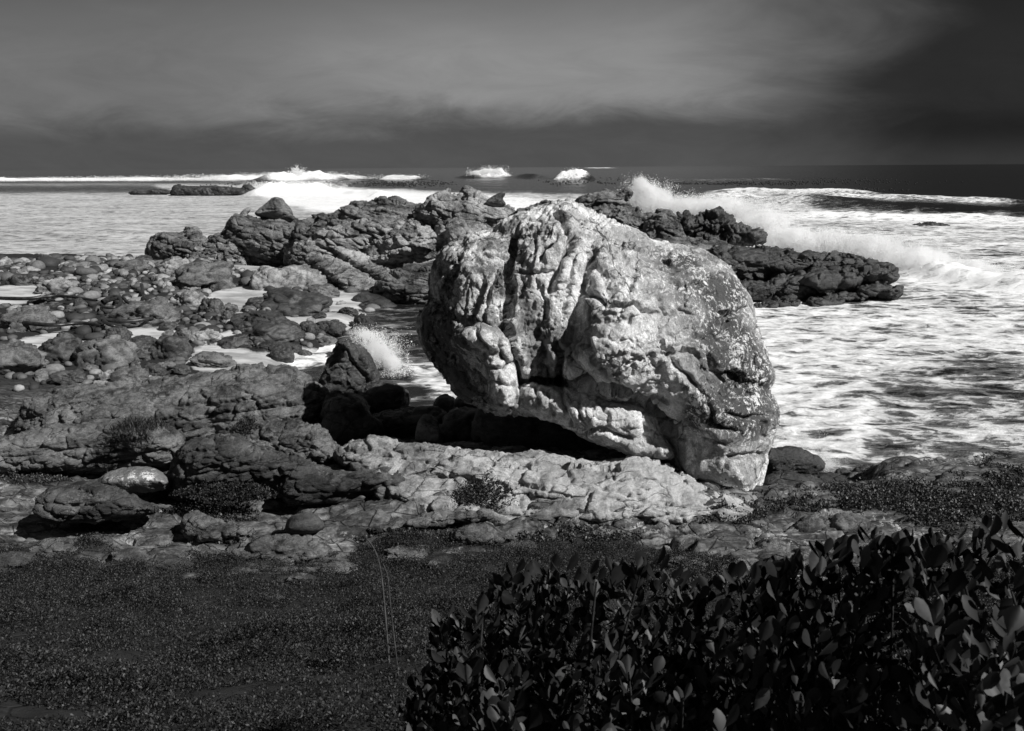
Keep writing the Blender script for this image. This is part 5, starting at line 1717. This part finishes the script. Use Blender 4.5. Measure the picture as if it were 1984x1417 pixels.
tuft('bushy dark plant rooted at the front of the pale ledge', [(876, 975), (890, 948), (915, 932), (950, 926), (985, 945), (1002, 975), (980, 995), (920, 998)], 11.7, .10, 900)
tuft('grassy black tuft in the crevice of the low bedding slabs', [(205, 838), (250, 820), (310, 822), (330, 832), (270, 846)], 13.7, .14, 900, 'cover', True)
tuft('dark tuft on the shoulder of the knobbly rock hump', [(440, 842), (460, 820), (490, 812), (500, 830), (470, 850)], 13.3, .07, 420)
tuft('dark plant in the undercut beside the lichen flecked slab', [(330, 960), (400, 935), (500, 940), (540, 965), (430, 985)], 12.0, .09, 1100)
tuft('wiry dark twigs creeping over the cracked pavement', [(1160, 1075), (1200, 1040), (1260, 1030), (1330, 1050), (1390, 1080), (1300, 1100)], 10.9, .10, 700, 'cover', True)
tuft('succulent strip climbing from the toe of the boulder to the sea', [(1440, 1010), (1500, 970), (1560, 950), (1625, 938), (1660, 945), (1620, 975), (1540, 992), (1480, 1012)], 12.9, .08, 1500, 'mat')


# ---- shrubs
def big_leaf(base, up, face, L, W, bend, fold):
    """An obovate, keeled leaf with a short stalk."""
    side = np.cross(up, face)
    side /= np.linalg.norm(side) + 1e-9
    nr = np.cross(side, up)
    ts = [0, .12, .32, .55, .76, .92, 1.0]
    ws = [.05, .12, .62, .98, .92, .5, .05]
    V = []
    for t, w_ in zip(ts, ws):
        c = base + up * (L * t) + nr * (bend * L * t * t)
        for s in (-1, -.5, 0, .5, 1):
            V.append(c + side * (s * w_ * W / 2) + nr * (abs(s) * fold * w_ * W))
    return np.array(V)


_LF = np.array([[r * 5 + c, r * 5 + c + 1, r * 5 + c + 6, r * 5 + c + 5] for r in range(6) for c in range(4)])


def shrub(label, tips, root_px, seed, lsize=.074, nleaf=18):
    g = np.random.default_rng(seed)
    tw = np.array([at_depth(np.array(float(a)), np.array(float(b)), d) for a, b, d in tips])
    cx, cy = tw[:, 0].mean(), tw[:, 1].mean() + .1
    rz = float(land_base(np.array([cx]), np.array([cy]))[0])
    root = np.array([cx, cy, rz])
    e = empty('leafy_shrub', root)
    tag(e, label, 'shrub', 'broad leaved shrubs at the foot of the slope')
    Vs, Fs, nv = [], [], 0
    for q, tip in enumerate(tw):
        b0 = root + np.array([(tip[0] - cx) * .45 + g.normal(0, .03), (tip[1] - cy) * .5 + g.normal(0, .03), 0])
        b0[2] = float(land_base(np.array([b0[0]]), np.array([b0[1]]))[0]) - .03
        mid = b0 * .5 + tip * .5 + np.array([g.normal(0, .06), g.normal(0, .06), .08])
        if q % 7 == 0:
            V, F_ = tube([b0, mid, tip], [.008, .006, .003], 6)
            new_obj('stem', V, F_, M['stem'], e, root)
        for j in range(nleaf):
            t = 1 - (j / nleaf) ** 1.3 * .75
            c = (b0 * (1 - t) ** 2 + mid * 2 * t * (1 - t) + tip * t * t)
            a = j * 2.4 + g.random()
            out = np.array([math.cos(a), math.sin(a), 0])
            lift = .95 if j < 3 else .35 + .8 * g.random()
            up = out * (.35 + .4 * g.random() + .4 * (j > 5)) + np.array([0, 0, lift])
            up /= np.linalg.norm(up)
            L = lsize * g.uniform(.45, 1.3)
            V = big_leaf(c + out * .006, up, out + np.array([0, 0, .25]) + g.normal(0, .45, 3), L, L * g.uniform(.42, .62), g.uniform(-.25, .2), g.uniform(.05, .28))
            Vs.append(V)
            Fs.append(_LF + nv)
            nv += len(V)
    new_obj('foliage', np.concatenate(Vs), np.concatenate(Fs), M['leaf'], e, root)


def tips_along(profile, n, D0, D1, seed, depth_px=330):
    g = np.random.default_rng(seed)
    p = np.array(profile, float)
    out = []
    for i in range(n):
        x = g.uniform(p[0, 0], p[-1, 0])
        top = np.interp(x, p[:, 0], p[:, 1])
        k_ = 0 if i < n * .3 else g.random() ** .9
        D = D0 + (D1 - D0) * (1 - k_) + g.normal(0, .1)
        out.append((x + g.normal(0, 8), top + 30 * abs(g.normal()) + k_ * depth_px, D))
    return out


shrub('small leafy sprig of shrub poking up beside the creeping plants', tips_along([(770, 1420), (810, 1330), (840, 1240), (865, 1185), (890, 1190), (930, 1180)], 40, 2.5, 2.9, 1, 240), None, 61)
shrub('low leafy shrub with many pale flecked leaves before the ledge', tips_along([(905, 1185), (960, 1140), (1000, 1110), (1040, 1120), (1090, 1085), (1140, 1125)], 84, 2.3, 2.9, 2), None, 62)
shrub('leafy shrub with upright paired leaves under the boulder', tips_along([(1130, 1130), (1170, 1095), (1210, 1125), (1250, 1085), (1300, 1100), (1340, 1135), (1390, 1125)], 92, 2.2, 2.8, 3), None, 63)
shrub('dense low shrub in the dip between two taller shrubs', tips_along([(1380, 1130), (1430, 1120), (1480, 1115), (1530, 1095)], 60, 2.1, 2.7, 4), None, 64)
shrub('tallest black leafed shrub rising against the bedrock', tips_along([(1500, 1105), (1545, 1078), (1590, 1062), (1625, 1052), (1660, 1070), (1700, 1036), (1740, 1050), (1790, 1070)], 105, 2.0, 2.7, 5), None, 65)
shrub('nearest dark shrub crowding the sunny end of the slope', tips_along([(1770, 1085), (1810, 1050), (1860, 1040), (1920, 1030), (1990, 1030), (2060, 1040)], 84, 1.7, 2.3, 6), None, 66)

# ---- a bare dry stalk
P = [at_depth(np.array(float(a)), np.array(float(b)), d) for a, b, d in [(752, 1230, 5.4), (745, 1170, 5.5), (738, 1100, 5.6), (725, 1060, 5.7), (700, 1032, 5.75)]]
P[0][2] = float(land_base(np.array([P[0][0]]), np.array([P[0][1]]))[0])
V, F_ = tube(P, [.008, .006, .003], 6)
st = new_obj('dry_stalk', V, F_, M['straw'], origin=P[0])
tag(st, 'thin bare dry stalk arching over the creeping plants', 'stalk')
P = [at_depth(np.array(float(a)), np.array(float(b)), d) for a, b, d in [(770, 1240, 5.0), (756, 1170, 5.1), (752, 1115, 5.1), (742, 1092, 5.15)]]
P[0][2] = float(land_base(np.array([P[0][0]]), np.array([P[0][1]]))[0])
V, F_ = tube(P, [.005, .004, .002], 6)
tag(new_obj('dry_stalk', V, F_, M['straw'], origin=P[0]), 'shorter thin stalk beside the arching dry stalk', 'stalk')

# ---- stones half buried at the edge of the creeper
for i, (cx, cy, w_, h_, mt, lab) in enumerate([
    (250, 1078, 70, 18, 'outcrop', 'low grey rock rib at the far edge of the creeper below the tilted slabs'),
    (345, 1098, 56, 14, 'outcrop_dark', 'dark stone half sunk in the creeper under the pale flat slab'),
    (300, 1052, 60, 16, 'outcrop', 'grey rock plate between the creeper and the tilted slabs'),
    (470, 1112, 64, 16, 'outcrop', 'pale streaked rock plate just below the striped slabs'),
    (585, 1122, 50, 14, 'outcrop_dark', 'small dark stone in the creeper below the striped slabs'),
    (660, 1100, 62, 15, 'outcrop', 'pale chipped rock beside the foot of the striped slabs'),
    (790, 1072, 74, 16, 'outcrop', 'long grey rock rib beyond the arching dry stalk'),
    (850, 1092, 50, 14, 'outcrop_dark', 'dark stone island in the creeper beyond the stalks'),
    (120, 1062, 90, 22, 'outcrop', 'broad grey rock plate at the outer edge of the creeper'),
    (20, 1085, 80, 20, 'outcrop_dark', 'dark rock rib farthest along the edge of the creeper'),
    (1010, 1062, 60, 14, 'outcrop', 'grey rock plate between the pale tongue and the leafy shrub'),
    (1330, 1092, 70, 18, 'outcrop', 'grey rock rib showing above the dense low shrub'),
    (1420, 1100, 60, 16, 'outcrop', 'flat grey rock behind the dip in the shrubs'),
    (540, 1075, 80, 16, 'outcrop', 'pale streaked rib crossing the striped slabs'),
    (730, 1050, 60, 12, 'outcrop', 'thin rock plate at the base of the long bedding slab'),
]):
    x, y, zg = ground_hit(cx, cy + h_ * .3)
    m = y / F_PX
    o = put_stone('half_buried_stone', toned(PROTO_L[i % 7], mt), (x, y, float(land(np.array([x]), np.array([y]))[0]) + .03), (w_ * .55 * m, w_ * .36 * m, h_ * .62 * m),
                  (rng.normal(0, .08), rng.normal(0, .1), rng.normal(0, .2)))
    tag(o, lab, 'stone', 'stones half buried in the creeper')
# ------------------------------------------------------------------ spray thrown up by the surf
_OV = np.array([(1, 1, 1), (1, -1, -1), (-1, 1, -1), (-1, -1, 1)], float) * .8
_OF = np.array([(0, 2, 1), (0, 1, 3), (0, 3, 2), (1, 2, 3)])


def drops(name, label, cat, pts, rad, group='bursts of spray in the surf'):
    n = len(pts)
    s = rad * .27 * np.exp(rng.normal(0, .4, n))
    V = (pts[:, None] + _OV[None] * s[:, None, None] * (1 + .3 * rng.normal(size=(n, 4, 1)))).reshape(-1, 3)
    F_ = (_OF[None] + (np.arange(n) * 4)[:, None, None]).reshape(-1, 3)
    o = new_obj(name, V, F_, M['spray'], origin=(pts[:, 0].mean(), pts[:, 1].mean(), pts[:, 2].min()))
    return tag(o, label, cat, group)


_me = bpy.data.meshes.new('mist')
_bm = bmesh.new()
bmesh.ops.create_icosphere(_bm, subdivisions=3, radius=1)
_bm.to_mesh(_me)
_bm.free()


def mist(par, balls, D, mt='mist'):
    """The fine haze of a burst: x, y, half width, half height in the picture, half depth in metres."""
    for a, b, sx, sy, dz in balls:
        me = _me.copy()
        me.materials.append(M[mt])
        o = bpy.data.objects.new('mist', me)
        COL.objects.link(o)
        o.parent = par
        p = at_depth(np.array(float(a)), np.array(float(b)), D)
        o.location = Vector(p) - par.location
        o.scale = (sx * mpx(D), dz, sy * mpx(D))


def mpx(D):
    return D / F_PX


def cloud(blobs, D, depth, keep_above=-.05):
    """blobs: (px, py, sx, sy, n) patches of drops, seen from the shore, spread over depth metres."""
    out = []
    for bx, by, sx, sy, n in blobs:
        n = int(n * 3.2)
        u = rng.normal(size=(n, 2))
        u = u * np.minimum(1, 1.9 / (np.abs(u) + 1e-6)) ** .5
        # fling: drops gather in ragged jets
        px = bx + sx * u[:, 0]
        py = by + sy * u[:, 1]
        q = np.stack([px / (sx + 4), py / (sy * 2.2 + 4), 0 * px], 1)
        f = fbm(q * 1.5, 4, .6, seed=71)
        k_ = f + .45 * rng.random(n) > -.02 + .1 * (u ** 2).sum(1) ** .5
        px, py = px[k_], py[k_]
        d = D + depth * rng.normal(size=len(px)) * .5
        out.append(at_depth(px, py, d))
    p = np.concatenate(out)
    return p[p[:, 2] > keep_above]


def mpx(D):
    return D / F_PX


o = drops('splash', 'splash of white water breaking over stones in the narrow channel', 'splash',
      cloud([(706, 648, 12, 9, 1400), (712, 660, 16, 12, 2200), (735, 676, 20, 16, 4200), (758, 700, 16, 14, 2600), (744, 664, 26, 14, 900), (722, 690, 14, 14, 900), (775, 716, 14, 8, 900)], 23.5, .9), mpx(23.5) * 1.1)
mist(o, [(732, 680, 46, 34, .7), (758, 700, 34, 26, .5)], 23.5, 'mist_near')
o = drops('splash', 'tallest burst of spray behind the flat topped rock', 'splash',
      cloud([(1236, 360, 8, 10, 500), (1248, 385, 22, 16, 5000), (1280, 398, 32, 14, 7000), (1238, 352, 16, 9, 260), (1330, 408, 40, 14, 6000), (1262, 366, 26, 10, 900)], 58, 2.5), mpx(58) * 1.15)
mist(o, [(1262, 388, 58, 44, 2.0), (1330, 408, 80, 34, 2.0), (1240, 362, 26, 28, 1.0)], 58)
o = drops('splash', 'drifting white spray along the back of the black arch', 'splash',
      cloud([(1390, 400, 44, 10, 4500), (1440, 410, 36, 14, 5000), (1490, 436, 30, 14, 5000), (1360, 392, 50, 8, 1500)], 57, 2.5), mpx(57) * 1.15)
mist(o, [(1400, 404, 90, 30, 2.0), (1480, 430, 70, 36, 2.0)], 57)
o = drops('splash', 'wide white breaker spray bursting along the reef', 'splash',
      cloud([(1500, 466, 26, 14, 5500), (1550, 470, 34, 12, 7000), (1610, 476, 36, 12, 7000), (1580, 456, 60, 8, 2200)], 53, 2.0), mpx(53) * 1.2)
mist(o, [(1530, 462, 80, 36, 1.8), (1610, 470, 90, 36, 1.8)], 53)
o = drops('splash', 'breaker spray rolling past the nose of the reef', 'splash',
      cloud([(1660, 478, 36, 12, 8000), (1710, 490, 36, 14, 8000), (1760, 502, 36, 15, 8000), (1820, 518, 40, 16, 7000), (1700, 466, 60, 8, 1800), (1880, 535, 60, 16, 5000)], 51, 2.0), mpx(51) * 1.2)
mist(o, [(1690, 482, 84, 36, 1.8), (1780, 506, 90, 40, 1.8), (1880, 532, 90, 40, 1.8)], 51)
drops('splash', 'small white splash shooting from the dark gully rocks', 'splash',
      cloud([(1600, 904, 12, 9, 2200), (1612, 896, 14, 7, 500), (1596, 890, 10, 6, 160)], 16.9, .3), mpx(16.9) * .9)
drops('splash', 'thin fountain of drops falling beside the pale boulder', 'splash',
      cloud([(1592, 838, 8, 12, 130), (1584, 856, 12, 10, 200), (1530, 862, 26, 9, 900), (1560, 868, 30, 7, 900), (1510, 868, 16, 8, 700)], 17.6, .3), mpx(17.6) * .8)
drops('splash', 'white plume blown off the largest wave near the horizon', 'splash',
      cloud([(575, 334, 10, 4, 1200), (600, 339, 40, 3, 2600), (520, 341, 40, 3, 1600), (575, 327, 5, 4, 260)], 470, 6), mpx(470) * .8)
drops('splash', 'spray streaming back from the curling far wave', 'splash',
      cloud([(938, 334, 16, 4, 1800), (958, 329, 14, 4, 700), (966, 334, 12, 3, 500)], 520, 6), mpx(520) * .8)
drops('splash', 'round white burst on the dark far wave', 'splash',
      cloud([(1106, 340, 10, 4, 1800), (1112, 334, 9, 4, 500)], 490, 6), mpx(490) * .8)
drops('splash', 'white surf bursting off the end of the black islet', 'splash',
      cloud([(510, 366, 12, 6, 1800), (560, 360, 36, 4, 3600), (600, 362, 36, 5, 2600), (490, 362, 10, 6, 500)], 218, 4), mpx(218) * .9)
drops('splash', 'ragged line of white water far out along the calm bay', 'splash',
      cloud([(230, 346, 40, 2.4, 1500), (330, 345, 40, 2.6, 1500), (420, 344, 30, 3, 1500), (690, 343, 30, 2, 700), (775, 343, 24, 2.4, 900), (100, 347, 60, 2.2, 1500)], 425, 6), mpx(425) * .8)
p = cloud([(1400, 356, 90, 1.6, 130), (1620, 368, 60, 1.5, 110), (770, 356, 60, 3, 130), (1150, 352, 60, 4, 70), (1385, 387, 14, 2, 14), (1600, 352, 120, 3, 90), (480, 358, 60, 2, 20)], 330, 3, -9)
p = on_level(*proj(p[:, 0], p[:, 1], p[:, 2]), .15)
V = (p[:, None] + np.array([(1, 0, 0), (-1, 0, 0), (0, 1, 0), (0, -1, 0), (0, 0, .5), (0, 0, -.5)])[None] * np.interp(p[:, 1], [80, 600], [.16, .7])[:, None, None]).reshape(-1, 3)
F_ = (np.array([(0, 2, 4), (2, 1, 4), (1, 3, 4), (3, 0, 4), (2, 0, 5), (1, 2, 5), (3, 1, 5), (0, 3, 5)])[None] + (np.arange(len(p)) * 6)[:, None, None]).reshape(-1, 3)
tag(new_obj('floating_kelp', V, F_, M['kelp']), 'scattered heads of black kelp floating on the swell', 'kelp', kind='stuff')
